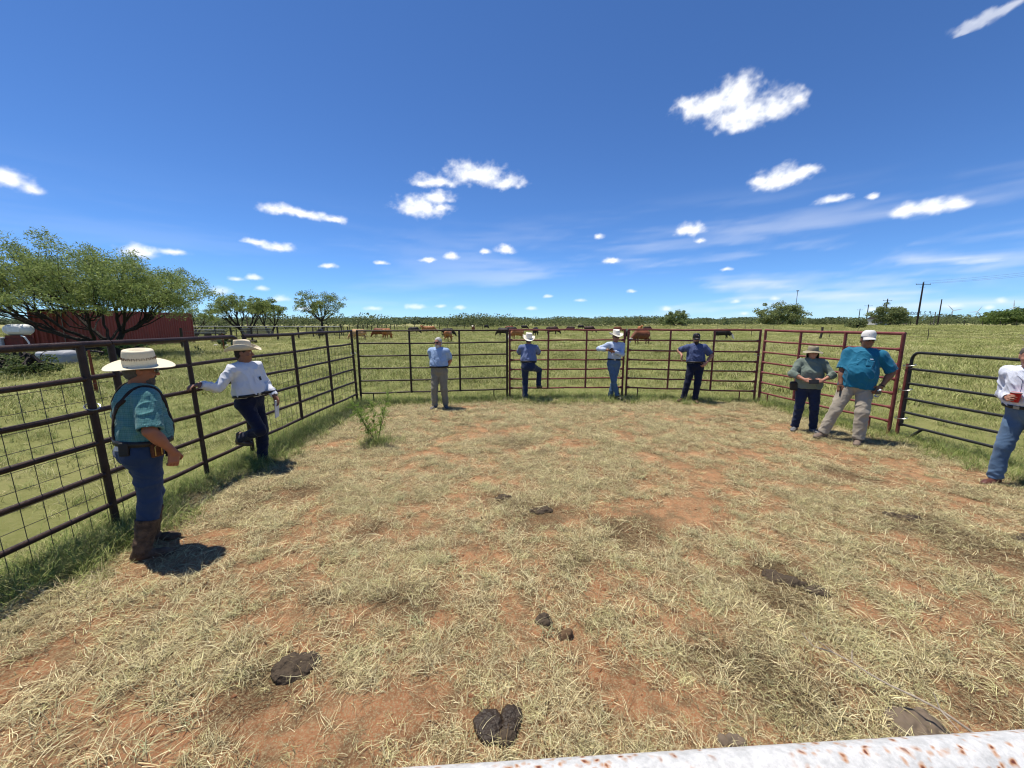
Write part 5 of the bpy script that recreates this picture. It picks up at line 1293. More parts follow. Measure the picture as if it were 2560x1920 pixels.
# 5 cowboy with hands together
pos, fc = (2.64, 9.98), (-.06, -1)
p = Person('cowboy in pale blue long-sleeved shirt and white hat with ankles crossed at the panel', pos, fc, 1.76, (-.03, -.05), (-.02, -.03, 0), -.05, (.12, -.08),
    feet_w(pos, fc, {1: (2.76, 9.86, 0, (.35, -1), (.5, 1, .1)), -1: (2.60, 10.0, 0, (-.1, -1))}),
    {1: hand_w(pos, fc, (2.42, 9.80, 1.31), (.9, -.1, -.25), (0, .3, -1), .5, (1, -.55, -.1)), -1: hand_w(pos, fc, (2.57, 9.74, 1.27), (-.9, .0, .2), (0, .3, 1), .6, (-1, -.1, -.7))}, SK2, 1.0, .93, .0, .0115)
MB5 = cloth('pale_blue_shirt', (.48, .56, .70), .85, (.42, .49, .63)); p.shirt(MB5, 'long', .07, .009); p.placket(MB5); p.pocket(MB5, -.075, .32); p.trousers(M_DENIML, .95, .0, .006); p.belt(M_BLK, .088, M_CHAIN); p.shoes(M_BLK, 'boot')
p.cowboy(M_WHAT, material('white_band', (.7, .66, .58), .8), .110, .065, .018, .138, 'cattle', .0, .045); p.hair(M_DARKH, 'short'); p.glasses(M_LENS)
held('mobile_phone', 'small dark phone between the hands of the crossed-ankle cowboy', 'phone', MB().box((0, 0, 0), (.07, .012, .13)), M_BLK, (2.50, 9.715, 1.315), (.8, .5, .2), False)

# 6 man in black cap
pos, fc = (4.60, 9.58), (-.28, -.96)
p = Person('bearded man in black cap and patterned navy shirt, elbow on the rail', pos, fc, 1.71, (-.05, .04), (0, -.03, 0), .0, (.12, -.03),
    feet_w(pos, fc, {1: (4.36, 9.62, 0, (-.95, -.5)), -1: (4.62, 9.52, 0, (-.1, -1))}),
    {1: hand_w(pos, fc, (4.29, 9.70, 1.17), (-.15, -.2, -1), (.4, -.5, 0), .3, (.35, -1, .35)), -1: hand_w(pos, fc, (4.79, 9.45, 1.0), (-.75, -.2, -.6), (-.2, 1, 0), .6, (-1, -.5, 0))}, SK3, 1.10, 1.12, .4, .0115)
M6 = material('navy_print_shirt', (.115, .145, .27), .85, 0, (.030, .042, .105), 75, .25, .2, 200, .15); p.shirt(M6, 'short', .06, .010); p.placket(M6, .3, .45); p.trousers(M_DENIMD, 1.05, .0, .007); p.belt(M_BLK); p.shoes(M_LEATHER, 'boot')
p.cap(M_BLK, M_BLK, logo=(material('orange_white_emblem', (.75, .22, .08), .7, 0, (.8, .75, .7), 40, .1), [(-.012, .048, .024, .026, 0), (.016, .050, .020, .030, 0)])); p.hair(M_DARKH, 'short', M_DARKH); p.glasses(material('blue_mirror_lens', (.05, .16, .30), .06, .7, (.04, .12, .25)), None, 1.15)

# 7 woman in sun hat
pos, fc = (5.45, 6.97), (-.42, -.9)
p = Person('woman in khaki sun hat and grey-green blouse holding her hands at her waist', pos, fc, 1.585, (.0, 0), (0, 0, 0), 0, (.05, .02),
    feet_w(pos, fc, {1: (5.33, 7.03, 0, (-.75, -.7)), -1: (5.57, 6.90, 0, (-.2, -1))}),
    {1: ((.115, .235, .985), (-.85, .35, -.15), (-.2, -.6, -.4), .5, (1, -.35, -.1)), -1: ((-.135, .225, .985), (.8, .4, -.1), (.2, -.6, -.4), .5, (-1, -.35, -.1))}, SK3, 1.02, 1.12, .55, .0098, bust=.95)
MG7 = cloth('grey_green_blouse', (.185, .225, .185), .85, (.15, .185, .15)); p.shirt(MG7, 'long', -.06, .010, 1.05, False, roll=True, name='blouse'); p.trousers(cloth('dark_blue_jeans', (.022, .034, .075), .9, (.014, .022, .05)), 1.06, .0, .007)
p.shoes(material('grey_walking_shoe', (.10, .10, .11), .8, 0, (.2, .2, .2), 20), 'shoe'); p.bucket(material('khaki_sun_hat', (.33, .29, .20), .85, 0, (.27, .235, .16), 20), .035, material('dark_khaki_flap', (.22, .195, .125), .85)); p.hair(M_DARKH, 'long'); p.glasses(M_LENS, None, 1.15)
c = p.world((.215, .03, .84)); f = Field().u(f_box((0, 0, 0), (.075, .035, .085), rd=.03), 0)
o = field_obj('shoulder_bag', f, M_BLK, None, .012, wrinkles(.004, 3)); o.location = c; o.rotation_euler = (0, .1, p.root.rotation_euler.z); tag(o, 'small black bag hanging at the hip of the woman', 'bag')
c = p.world((0.0, .30, .965)); held('sunglasses_case', 'dark pouch held in both hands of the woman', 'pouch', MB().box((0, 0, 0), (.14, .03, .07)), M_BLK, c, (.3, .1, p.root.rotation_euler.z), False)

# 8 man in teal shirt
pos, fc = (5.62, 6.33), (-.60, -.80)
p = Person('big man in teal fishing shirt, white cap and khaki trousers leaning back on the gate', pos, fc, 1.87, (-.10, -.10), pel_w(fc, (.17, .04, -.02)), -.10, (.22, -.02),
    feet_w(pos, fc, {1: (5.40, 6.47, 0, (-.95, -.35)), -1: (5.76, 6.17, 0, (-.8, -.75))}),
    {1: hand_w(pos, fc, (5.56, 6.42, .93), (-.1, -.1, -1), (.6, .3, 0), .5, (.9, -.6, 0)), -1: hand_w(pos, fc, (5.99, 6.15, .965), (-.6, -.1, -.7), (-.1, 1, 0), .6, (-1, -.5, .1))}, SK4, 1.07, 1.13, 1.0, .0095)
MT8 = cloth('teal_fishing_shirt', (.010, .150, .250), .7, (.008, .115, .200), bump=.2); p.shirt(MT8, 'short', -.085, .010, 1.06, slv=.95); p.placket(MT8, -.06, .44); p.pocket(MT8, .095, .31, .10, .09); p.pocket(MT8, -.095, .31, .10, .09); p.pocket(MW, -.10, .375, .04, .015, 'chest_tag')
MK = cloth('khaki_trousers', (.40, .35, .275), .9, (.33, .285, .22)); p.trousers(MK, 1.12, .0, .009, 1.06); p.shoes(material('taupe_shoe', (.20, .15, .115), .75, 0, (.15, .11, .085), 18), 'shoe', material('dark_sole', (.05, .045, .04), .8))
p.cap(material('white_cap', (.74, .72, .69), .85, 0, (.66, .64, .61), 20), logo=(material('grey_script', (.25, .2, .2), .8), [(-.02, .046, .014, .005, 0), (-.006, .049, .014, .006, 0), (.008, .046, .014, .005, 0), (.022, .048, .016, .006, 0)])); p.hair(M_DARKH, 'short', None); p.glasses(M_LENS)
for q, nm, m_, w in ((-1, 'watch', M_BLK, .012), (1, 'bracelet', M_CHAIN, .004)):
    a = p.wri[q]+(p.elb[q]-p.wri[q])*.06; Fm = frame_z(p.elb[q]-p.wri[q]); MB().tube([a+Fm[:, 0]*.033*math.cos(t_)+Fm[:, 1]*.033*math.sin(t_) for t_ in np.linspace(0, 6.283, 17)], w*.7, 6, False).build(nm, m_, p.root, True)
c = p.world(p.wri[-1]+_v((.03, .05, -.10)))
def clear_plastic():
    m = bpy.data.materials.new('clear_plastic'); m.use_nodes = True; b = m.node_tree.nodes['Principled BSDF']; b.inputs['Transmission Weight'].default_value = .9; b.inputs['Roughness'].default_value = .12; b.inputs['IOR'].default_value = 1.33; b.inputs['Base Color'].default_value = (.85, .9, .93, 1); return m
bt = empty('water_bottle', c, 0); bt.rotation_euler = (.3, -.9, .6); tag(bt, 'clear plastic water bottle in the hand of the teal-shirted man', 'bottle')
MB().lathe([(0, -.10), (.030, -.10), (.032, -.06), (.029, -.03), (.032, 0), (.032, .05), (.014, .085), (.013, .10)], 18).build('bottle_body', clear_plastic(), bt, True); MB().lathe([(.015, .10), (.015, .115), (0, .116)], 14).build('bottle_cap', MW, bt, True)
o = held('mobile_phone', 'dark phone in the lowered right hand of the teal-shirted man', 'phone', MB().box((0, 0, 0), (.014, .075, .15)), M_BLK, p.world(p.wri[1]+_v((.0, .02, -.10))), (.2, 0, p.root.rotation_euler.z), False)

# 9 man with red cup at the right edge
pos, fc = (6.20, 4.49), (-.98, -.10)
p = Person('grey-haired man in white striped shirt holding a red cup at the right edge', pos, fc, 1.76, (.19, .03), (0, 0, 0), 0, (.55, -.02),
    feet_w(pos, fc, {1: (6.06, 4.58, 0, (-.95, -.25)), -1: (6.36, 4.40, 0, (-.9, -.35))}),
    {1: hand_w(pos, fc, (5.97, 4.54, 1.11), (-.75, -.55, .2), (.4, -.9, 0), .75, (.45, -.6, -.9)), -1: ((-.30, .05, .92), (0, .2, -1), (1, 0, 0), .5, (-.6, -.8, 0))}, SK3, 1.06, 1.08, .55, .0095)
def striped():
    m = cloth('white_striped_shirt', (.72, .74, .80), .85, (.66, .68, .75)); nt = m.node_tree; N = nt.nodes; L = nt.links; b = N['Principled BSDF']; prev = b.inputs['Base Color'].links[0].from_socket
    tc = N.new('ShaderNodeTexCoord'); sp = N.new('ShaderNodeSeparateXYZ'); L.new(tc.outputs['Object'], sp.inputs[0]); a = N.new('ShaderNodeMath'); a.operation = 'MULTIPLY'; L.new(sp.outputs[0], a.inputs[0]); a.inputs[1].default_value = 90
    f = N.new('ShaderNodeMath'); f.operation = 'FRACT'; L.new(a.outputs[0], f.inputs[0]); c_ = N.new('ShaderNodeMath'); c_.operation = 'LESS_THAN'; L.new(f.outputs[0], c_.inputs[0]); c_.inputs[1].default_value = .22
    x = N.new('ShaderNodeMix'); x.data_type = 'RGBA'; L.new(c_.outputs[0], x.inputs[0]); L.new(prev, x.inputs[6]); x.inputs[7].default_value = (.42, .47, .62, 1); L.new(x.outputs[2], b.inputs['Base Color']); return m
MS9 = striped(); p.shirt(MS9, 'long', .07, .010); p.placket(MS9); p.trousers(M_DENIML, .96, .0, .008); p.belt(M_BLK, .088, M_CHAIN); p.shoes(material('oxblood_boot', (.13, .05, .035), .4, 0, (.08, .03, .022), 12), 'boot'); p.hair(M_SALT, 'short')
h = p.hd[1]; hd_ = nrm(h[0]); hn = nrm(h[1]-hd_*(h[1]@hd_)); c = p.world(p.wri[1]+hd_*.085+hn*.052)
cup = empty('drinking_cup', (c[0], c[1], c[2]-.045)); tag(cup, 'red plastic cup with white rim held by the man at the right edge', 'cup')
MB().lathe([(.0, 0), (.030, 0), (.032, .012), (.0385, .06), (.0395, .062), (.046, .118)], 28).build('cup_wall', material('red_cup_plastic', (.50, .008, .012), .3, 0, (.44, .007, .010)), cup, True)
MB().lathe([(.0455, .112), (.048, .116), (.048, .121), (.045, .122), (.0435, .116), (.036, .06), (.031, .02), (.0, .018)], 28).build('cup_lining', material('cup_white', (.82, .82, .80), .35), cup, True)
print('people', round(time.time()-T0, 1), 'took', round(time.time()-t1, 1))
# ---------------------------------------------------------------- cattle
def cow_mesh(pose, seed):
    F = Field(); rng = np.random.default_rng(seed); j = lambda s=.03: rng.uniform(-s, s)
    F.u(f_ell((0, .38, .88), (.28, .46, .37)), 0).u(f_ell((0, -.10, .85), (.33, .60, .38)), .12).u(f_ell((0, -.62, .93), (.27, .34, .32)), .12)
    F.u(f_ell((0, .50, 1.20), (.10, .20, .10)), .10)                                   # shoulder hump
    F.u(f_cone((0, -.55, 1.18), (0, .35, 1.18), .06, .06), .1)
    if pose == 'graze':
        F.u(f_cone((0, .62, 1.0), (0, 1.10, .55), .21, .14), .12).u(f_cone((0, .55, .68), (0, 1.0, .42), .10, .05), .1)
        a, b, up = _v((0, 1.12, .52)), _v((0, 1.33, .13)), _v((0, .85, .5))
    else:
        F.u(f_cone((0, .62, 1.05), (0, .98, 1.28), .21, .14), .12).u(f_cone((0, .6, .70), (0, .9, 1.0), .10, .05), .1)
        a, b, up = _v((0, 1.02, 1.36)), _v((0, 1.38, 1.16)), _v((0, .3, 1))
    up = up/np.linalg.norm(up); F.u(f_cone(a, b, .125, .080), .06).u(f_ell(b, (.085, .075, .075)), .04)
    for q in (1, -1):
        F.u(f_ell(a+up*.03+_v((q*.20, -.05, .0)), (.11, .035, .055)), .03)
        x = q*.17
        F.u(f_cone((x, .48, .74), (x*1.02, .52, .42), .115, .068), .06).u(f_cone((x*1.02, .52, .42), (x, .50+j(.08), .10), .060, .045), .02).u(f_cone((x, .50, .10), (x, .53+j(.05), .03), .050, .06), .02)
        F.u(f_cone((x, -.62, .86), (x*1.05, -.50, .60), .175, .12), .08).u(f_cone((x*1.05, -.52, .62), (x, -.80, .43), .105, .058), .04).u(f_cone((x, -.80, .43), (x, -.72+j(.08), .10), .056, .043), .02).u(f_cone((x, -.72, .10), (x, -.69, .03), .048, .06), .02)
    F.u(f_ell((0, -.45, .52), (.12, .16, .09)), .08)
    F.u(f_cone((0, -.93, 1.10), (0, -1.02, .55), .04, .025), .03).u(f_ell((0, -1.02, .47), (.045, .045, .12)), .03)
    V, Q = F.poly(.034)
    c = V[Q].mean(1); hd = np.zeros(len(c), int); ab = b-a; t = ((c-a)@ab)/(ab@ab)
    hd[(t > -.12) & (np.linalg.norm(c-(a+np.clip(t, 0, 1)[:, None]*ab), axis=1) < .20)] = 1; hd[c[:, 2] < .055] = 2
    return np_mesh('cow', V, Q, True, mat_idx=hd)
CM = {'graze': [cow_mesh('graze', 1), cow_mesh('graze', 2)], 'up': [cow_mesh('up', 3)]}
M_HOOF = material('dark_hoof', (.03, .025, .02), .6)
def coat(n, c, c2): return material(n, c, .65, 0, c2, 3.0, .5, .25, 40, .3)
COATS = {'tan': coat('tan_coat', (.58, .36, .18), (.44, .24, .11)), 'orange': coat('orange_brown_coat', (.42, .18, .065), (.30, .115, .04)), 'red': coat('red_brown_coat', (.21, .07, .03), (.14, .045, .02)),
    'dark': coat('dark_brown_coat', (.045, .022, .014), (.025, .013, .009)), 'black': coat('black_coat', (.014, .012, .011), (.024, .020, .018)), 'white': coat('white_face_coat', (.72, .66, .56), (.60, .52, .42))}
for m_ in CM.values():
    for me in m_:
        for _ in range(3): me.materials.append(COATS['black'])
COWS = [(802, 843, (-.3, 1), 'black', 0, 'graze', 'black cow grazing beneath the lone two-lobed mesquite'),
    (897, 850, (-1, .05), 'tan', 0, 'graze', 'large tan cow grazing behind the back left corner post'), (949, 844, (-1, .3), 'red', 0, 'graze', 'red-brown cow just right of the large tan cow'),
    (968, 848, (.1, 1), 'orange', 0, 'graze', 'orange-brown cow seen from the rear beside the red-brown one'), (1035, 836, (.9, .4), 'black', 0, 'graze', 'small black cow right of the first inner upright of the brown panel'),
    (1060, 832, (-.2, -1), 'orange', 0, 'up', 'orange cow standing head up far behind the brown panel'), (1076, 833, (1, .2), 'orange', 0, 'graze', 'orange cow grazing just right of the head-up orange cow'),
    (1120, 843, (.8, .5), 'black', 0, 'graze', 'black cow partly hidden behind an orange cow above the white-haired man'), (1121, 854, (.1, 1), 'orange', 0, 'graze', 'orange-brown cow seen from the rear above the white-haired man'),
    (1183, 831, (0, -1), 'red', 1, 'up', 'far white-faced cow looking towards the pen'), (1216, 823, (.5, .8), 'black', 0, 'graze', 'tiny black cow at the edge of the treeline left of the red panel'),
    (1257, 842, (-.8, .5), 'black', 0, 'graze', 'black cow left of the joint between brown and red panels'), (1279, 839, (.9, .3), 'black', 0, 'graze', 'black cow right behind the joint of the brown and red panels'),
    (1274, 829, (1, .3), 'red', 0, 'graze', 'far dark red cow above the joint of the brown and red panels'), (1293, 849, (-.8, -.5), 'orange', 1, 'graze', 'brown white-faced cow left of the hat of the man seen from behind'),
    (1311, 824, (1, 0), 'black', 0, 'graze', 'tiny far black cow above the hat of the man seen from behind'), (1339, 841, (.3, 1), 'black', 0, 'graze', 'black cow just right of the hat of the man seen from behind'),
    (1381, 838, (1, .1), 'dark', 0, 'graze', 'dark brown cow side-on facing right behind the red panel'), (1426, 829, (-1, .2), 'dark', 0, 'graze', 'far dark cow between the side-on dark cow and the crossed-ankle cowboy'),
    (1452, 823, (1, 0), 'black', 0, 'graze', 'tiny black cow left of the crossed-ankle cowboy at the treeline'), (1473, 833, (.9, -.3), 'dark', 0, 'graze', 'dark cow grazing just left of the crossed-ankle cowboy'),
    (1544, 830, (1, .1), 'red', 0, 'graze', 'far dark red cow right of the crossed-ankle cowboy hat'), (1566, 850, (.2, 1), 'black', 0, 'graze', 'black cow seen through the gap between two red panels'),
    (1602, 861, (-.9, -.35), 'red', 1, 'graze', 'nearest red-brown white-faced cow grazing behind the red panel'), (1600, 831, (0, -1), 'orange', 0, 'up', 'far brown cow head up above the nearest white-faced cow'),
    (1618, 829, (1, 0), 'dark', 0, 'graze', 'far dark brown cow right of the head-up brown cow'), (1804, 848, (.6, -.6), 'black', 1, 'graze', 'lone black cow grazing right of the man in the black cap')]
for i, (px, py, hd, ct, wf, pose, lab) in enumerate(COWS):
    dx, dy, dz = px_dir(px, py); D = -CAM_H/dz; x, y = dx*D, dy*D
    me = CM[pose][i % len(CM[pose])]; o = bpy.data.objects.new('cow', me); COL.objects.link(o)
    for s_, m_ in zip(o.material_slots, (COATS[ct], COATS['white'] if wf else COATS[ct], M_HOOF)): s_.link = 'OBJECT'; s_.material = m_
    o.location = (x, y, gz(x, y)-.02); o.rotation_euler = (0, 0, math.atan2(-hd[0], hd[1])); k = 1.0+.06*((i*37 % 7)/3.5-1); o.scale = (k, k, k)
    tag(o, lab, 'cow', 'cattle grazing behind the pen')
print('cows', round(time.time()-T0, 1))
# ---------------------------------------------------------------- grass
M_GRASS = attr_material('grass_blade', rough=.7, spec=.2, trans=.06, var=.25)
def blade_clump(name, n, radius, l0, l1, lift0, lift1, width, tints, seed, droop=1.0, segs=4, tip=.15):
    """curved ribbons rooted within a radius; lift is the starting slope"""
    rng = np.random.default_rng(seed); V, F, T = [], [], []; T_ = np.array(tints)
    for i in range(n):
        a = rng.uniform(0, 6.283); r = radius*math.sqrt(rng.random()); p = np.array([math.cos(a)*r, math.sin(a)*r, rng.uniform(-.01, .012)])
        h = rng.uniform(0, 6.283); el = rng.uniform(lift0, lift1); L = rng.uniform(l0, l1); w = width*rng.uniform(.6, 1.3); bend = rng.uniform(-.9, .9); c = T_[rng.integers(len(T_))]*rng.uniform(.8, 1.2)
        b0 = len(V)
        for s in range(segs+1):
            t = s/segs; d = np.array([math.cos(h)*math.cos(el), math.sin(h)*math.cos(el), math.sin(el)]); sd = np.array([-math.sin(h), math.cos(h), rng.uniform(-.3, .3)])
            ww = w*(1-t*(1-tip)); V += [p-sd*ww*.5, p+sd*ww*.5]; T += [c, c]
            p = p+d*L/segs; h += bend/segs; el -= droop*rng.uniform(.3, 1.2)/segs
            if p[2] < .004: p[2] = .004+rng.uniform(0, .01); el = max(el, rng.uniform(-.05, .12))
        F += [(b0+2*s, b0+2*s+1, b0+2*s+3, b0+2*s+2) for s in range(segs)]
    return np_mesh(name, V, F, False, np.array(T))
DRY = ((.66, .57, .32), (.56, .47, .25), (.70, .62, .37), (.26, .19, .095), (.17, .115, .055), (.42, .34, .18)); DRYG = ((.56, .50, .25), (.43, .40, .185), (.66, .59, .34), (.20, .165, .08), (.32, .28, .135))  # dark browns put the shaded gaps between bright strands into the blade colour
STN = ((.12, .085, .042), (.20, .15, .075), (.09, .06, .03), (.34, .27, .14))
GRN = ((.18, .245, .058), (.23, .29, .075), (.29, .335, .095), (.13, .185, .046), (.37, .38, .14)); PAS = ((.25, .28, .080), (.19, .225, .062), (.33, .335, .120), (.42, .385, .175), (.28, .30, .098), (.15, .185, .050))
GREY = ((.40, .385, .20), (.30, .31, .15), (.50, .46, .25))
KINDS_ = [('dry_tuft', 30, .050, .05, .15, .1, 1.0, .0034, DRY, 1, 1.5), ('dry_tuft', 32, .060, .04, .13, .05, .9, .0033, DRYG, 2, 1.6), ('straw_litter', 44, .13, .04, .14, -.05, .3, .0033, DRY, 3, .4), ('straw_litter', 46, .14, .03, .12, -.05, .35, .0031, DRYG, 4, .5),
    ('green_tuft', 28, .06, .10, .26, .6, 1.45, .0044, GRN, 5, 1.1), ('grey_tuft', 28, .05, .05, .13, .2, 1.1, .0042, GREY, 6, 1.3), ('long_straw', 4, .10, .16, .36, .0, .5, .0042, DRY, 7, .8),
    ('pasture_clump', 60, .17, .08, .24, .4, 1.4, .0050, PAS, 8, 1.2), ('pasture_clump', 60, .19, .08, .25, .3, 1.35, .0050, GRN+PAS, 9, 1.3), ('pasture_patch', 110, .60, .10, .28, .35, 1.35, .013, PAS, 10, 1.1), ('pasture_patch', 110, .65, .10, .26, .3, 1.3, .013, PAS+GRN, 11, 1.1),
    ('far_patch', 130, 1.4, .14, .32, .5, 1.4, .035, PAS, 12, .7), ('straw_clump', 50, .18, .08, .26, .3, 1.3, .005, DRYG+PAS, 13, 1.2), ('straw_patch', 110, .65, .10, .28, .3, 1.3, .013, PAS+DRYG, 14, 1.1), ('stained_tuft', 34, .12, .04, .13, -.05, .35, .0036, STN, 15, 1.0)]
src = bpy.data.collections.new('grass_sources'); CL = []
for i, k in enumerate(KINDS_):
    me = blade_clump(k[0], *k[1:]); me.materials.append(M_GRASS); o = bpy.data.objects.new('a%02d_%s' % (i, k[0]), me); src.objects.link(o)
def scatter(name, label, X, Y, idx, scl, cat, tilt=.12, zoff=0.0):
    n = len(X); Z = ground_z(X, Y)+zoff; me = bpy.data.meshes.new(name); me.vertices.add(n); me.vertices.foreach_set('co', np.stack([X, Y, Z], -1).astype(np.float32).ravel())
    rot = np.stack([RNG.normal(0, tilt, n), RNG.normal(0, tilt, n), RNG.uniform(0, 6.283, n)], -1)
    for nm, ty, arr, key in (('rot', 'FLOAT_VECTOR', rot, 'vector'), ('scl', 'FLOAT', scl, 'value'), ('idx', 'INT', idx, 'value')):
        a = me.attributes.new(nm, ty, 'POINT'); a.data.foreach_set(key, np.ascontiguousarray(arr, dtype=np.int32 if ty == 'INT' else np.float32).ravel())
    me.materials.append(M_GRASS)
    o = bpy.data.objects.new(name, me); COL.objects.link(o); tag(o, label, cat, kind='stuff')
    g = bpy.data.node_groups.get('scatter_grass')
    if g is None:
        g = bpy.data.node_groups.new('scatter_grass', 'GeometryNodeTree'); g.interface.new_socket('Geometry', in_out='INPUT', socket_type='NodeSocketGeometry'); g.interface.new_socket('Geometry', in_out='OUTPUT', socket_type='NodeSocketGeometry')
        N = g.nodes; L = g.links; gi = N.new('NodeGroupInput'); go = N.new('NodeGroupOutput'); ci = N.new('GeometryNodeCollectionInfo'); ci.inputs['Collection'].default_value = src; ci.inputs['Separate Children'].default_value = True; ci.inputs['Reset Children'].default_value = True
        ip = N.new('GeometryNodeInstanceOnPoints'); ip.inputs['Pick Instance'].default_value = True
        def at(nm, ty):
            q = N.new('GeometryNodeInputNamedAttribute'); q.data_type = ty; q.inputs['Name'].default_value = nm; return q.outputs['Attribute']
        er = N.new('FunctionNodeEulerToRotation'); L.new(at('rot', 'FLOAT_VECTOR'), er.inputs[0])
        L.new(gi.outputs[0], ip.inputs['Points']); L.new(ci.outputs[0], ip.inputs['Instance']); L.new(at('idx', 'INT'), ip.inputs['Instance Index']); L.new(er.outputs[0], ip.inputs['Rotation']); L.new(at('scl', 'FLOAT'), ip.inputs['Scale']); L.new(ip.outputs[0], go.inputs[0])
    m = o.modifiers.new('scatter', 'NODES'); m.node_group = g; return o
def pts_rect(x0, x1, y0, y1, dens): n = int((x1-x0)*(y1-y0)*dens); return RNG.uniform(x0, x1, n), RNG.uniform(y0, y1, n)
# inside the pen: trampled dry grass with bare soil between
x, y = pts_rect(-4.3, 7.4, .4, 10.6, 430); d = pen_dist(x, y); ok = d < .25; x, y, d = x[ok], y[ok], d[ok]
cov = fbm2(x, y, 1.0, 3, 21.0)*.25+fbm2(x, y, 3.0, 3, 35.0)*.40+fbm2(x, y, 8.5, 2, 33.0)*.35; cov = cov+.16*sstep(-1.3, 0, d)+.05*sstep(4, 9, y)-.02*sstep(2.5, .5, y)
keep = RNG.random(len(x)) < .07+.93*sstep(.445, .56, cov); x, y, d, cov = x[keep], y[keep], d[keep], cov[keep]
u = RNG.random(len(x)); g = fbm2(x, y, .9, 3, 50.0); edge = sstep(-.75, .1, d+(g-.5)*.9)*.85
idx = np.select([u < .28, u < .44, u < .60, u < .80, u < .93, u < .97], [2, 0, 3, 1, 2, 5], 6)
sn = stain(x, y); idx = np.where(RNG.random(len(x)) < sn*.55, 14, idx)
pats = ((-1.27, 1.96, .15), (-.07, 1.63, .15), (2.12, 2.72, .10), (4.06, 3.72, .10), (.30, 3.86, .09), (.22, 2.30, .05), (.34, 2.20, .04), (2.02, 1.62, .09))
for a_, b_, r_ in pats: x = np.where(np.hypot(x-a_, (y-b_)*1.2) < r_, 99.0, x)
gr = RNG.random(len(x)) < edge*.55; idx = np.where(gr, np.where(RNG.random(len(x)) < .75, 4, 8), idx)
scl = RNG.uniform(.65, 1.2, len(x))*np.where(idx == 8, .8, 1)*np.where(np.hypot(x, y) < 2.2, .82, 1)
ok = x < 50; x, y, idx, scl = x[ok], y[ok], idx[ok], scl[ok]
scatter('trampled_grass', 'trampled dry straw-coloured grass over the red pen floor', x, y, idx, scl, 'grass')
# loose clods of red soil
def clod(seed):
    rng = np.random.default_rng(seed); bm = bmesh.new(); bmesh.ops.create_icosphere(bm, subdivisions=1, radius=.5)
    for v in bm.verts: v.co *= rng.uniform(.6, 1.2); v.co.z *= .65
    me = bpy.data.meshes.new('clod'); bm.to_mesh(me); bm.free(); me.materials.append(material('red_soil_clod', (.34, .155, .075), .95, 0, (.20, .085, .04), 9, .7, .6, 30)); return me
for i in range(3): o = bpy.data.objects.new('b%02d_clod' % i, clod(i)); src.objects.link(o)
x, y = pts_rect(-3.9, 7.0, .6, 9.8, 75); d = pen_dist(x, y); ok = (d < -.1) & (RNG.random(len(x)) < .15+fbm2(x, y, 1.15, 4, 21.0)); x, y = x[ok], y[ok]
scatter('soil_clods', 'small loose clods of red soil over the pen floor', x, y, 15+RNG.integers(0, 3, len(x)), .008+.034*RNG.random(len(x))**3.5, 'soil clods', .3)
# pasture
XS, YS, IS, SS = [], [], [], []
def ring(r0, r1, dens, kinds, s0, s1):
    n = int(dens*(r1*r1-r0*r0)*1.13); r = np.sqrt(RNG.uniform(r0*r0, r1*r1, n)); a = RNG.uniform(-1.13, 1.13, n); x, y = r*np.sin(a), r*np.cos(a); d = pen_dist(x, y)
    c = fbm2(x, y, .45, 3, 77.0); gm = fbm2(x, y, .16, 3, 13.0); ok = (d > .02) & (RNG.random(n) < .35+.9*sstep(.3, .6, c)); x, y = x[ok], y[ok]; XS.append(x); YS.append(y); kk = np.array(kinds)[RNG.integers(len(kinds), size=len(x))]; kk = np.where((kk == 7) & ((gm[ok] > .54) | ((x < -4) & (RNG.random(len(x)) < .6))), 8, kk); kk = np.where((kk == 8) & (x < -4) & (RNG.random(len(x)) < .3), 4, kk); kk = np.where((kk == 8) & (gm[ok] < .44), 12, kk); kk = np.where((kk == 10) & (gm[ok] < .48), 13, kk); IS.append(kk); SS.append(RNG.uniform(s0, s1, len(x))*(.75+.5*c[ok]))
ring(2.5, 13, 42, (7, 8, 7, 8, 1, 4), .55, 1.1); ring(13, 30, 13, (7, 8, 7, 9), .8, 1.35); ring(30, 85, 1.9, (9, 10), .8, 1.4); ring(85, 190, .33, (11,), .8, 1.3)
scatter('pasture_grass', 'yellow-green pasture grass beyond the panels', np.concatenate(XS), np.concatenate(YS), np.concatenate(IS), np.concatenate(SS), 'grass', .10)
# ranker growth under the left and back panels
P = []
for a, b, n in (((-3.75, 1.2), (-3.72, 9.3), 800), ((-3.6, 9.25), (6.0, 9.75), 260), ((6.3, 9.4), (6.65, 6.7), 50)):
    t = RNG.random(n); P.append(np.stack([a[0]+(b[0]-a[0])*t+RNG.normal(0, .19, n), a[1]+(b[1]-a[1])*t+RNG.normal(0, .14, n)], -1))
P = np.concatenate(P); keep = fbm2(P[:, 0], P[:, 1], 1.1, 2, 91.0) > .42; P = np.concatenate([P, np.array([-2.3, 6.15])+RNG.normal(0, .16, (34, 2))]); keep = np.concatenate([keep, np.ones(34, bool)]); P = P[keep]
scatter('fence_line_grass', 'rank green grass along the foot of the panels', P[:, 0], P[:, 1], np.where(RNG.random(len(P)) < .6, 4, 8), RNG.uniform(.7, 1.25, len(P)), 'grass')
print('grass', round(time.time()-T0, 1))
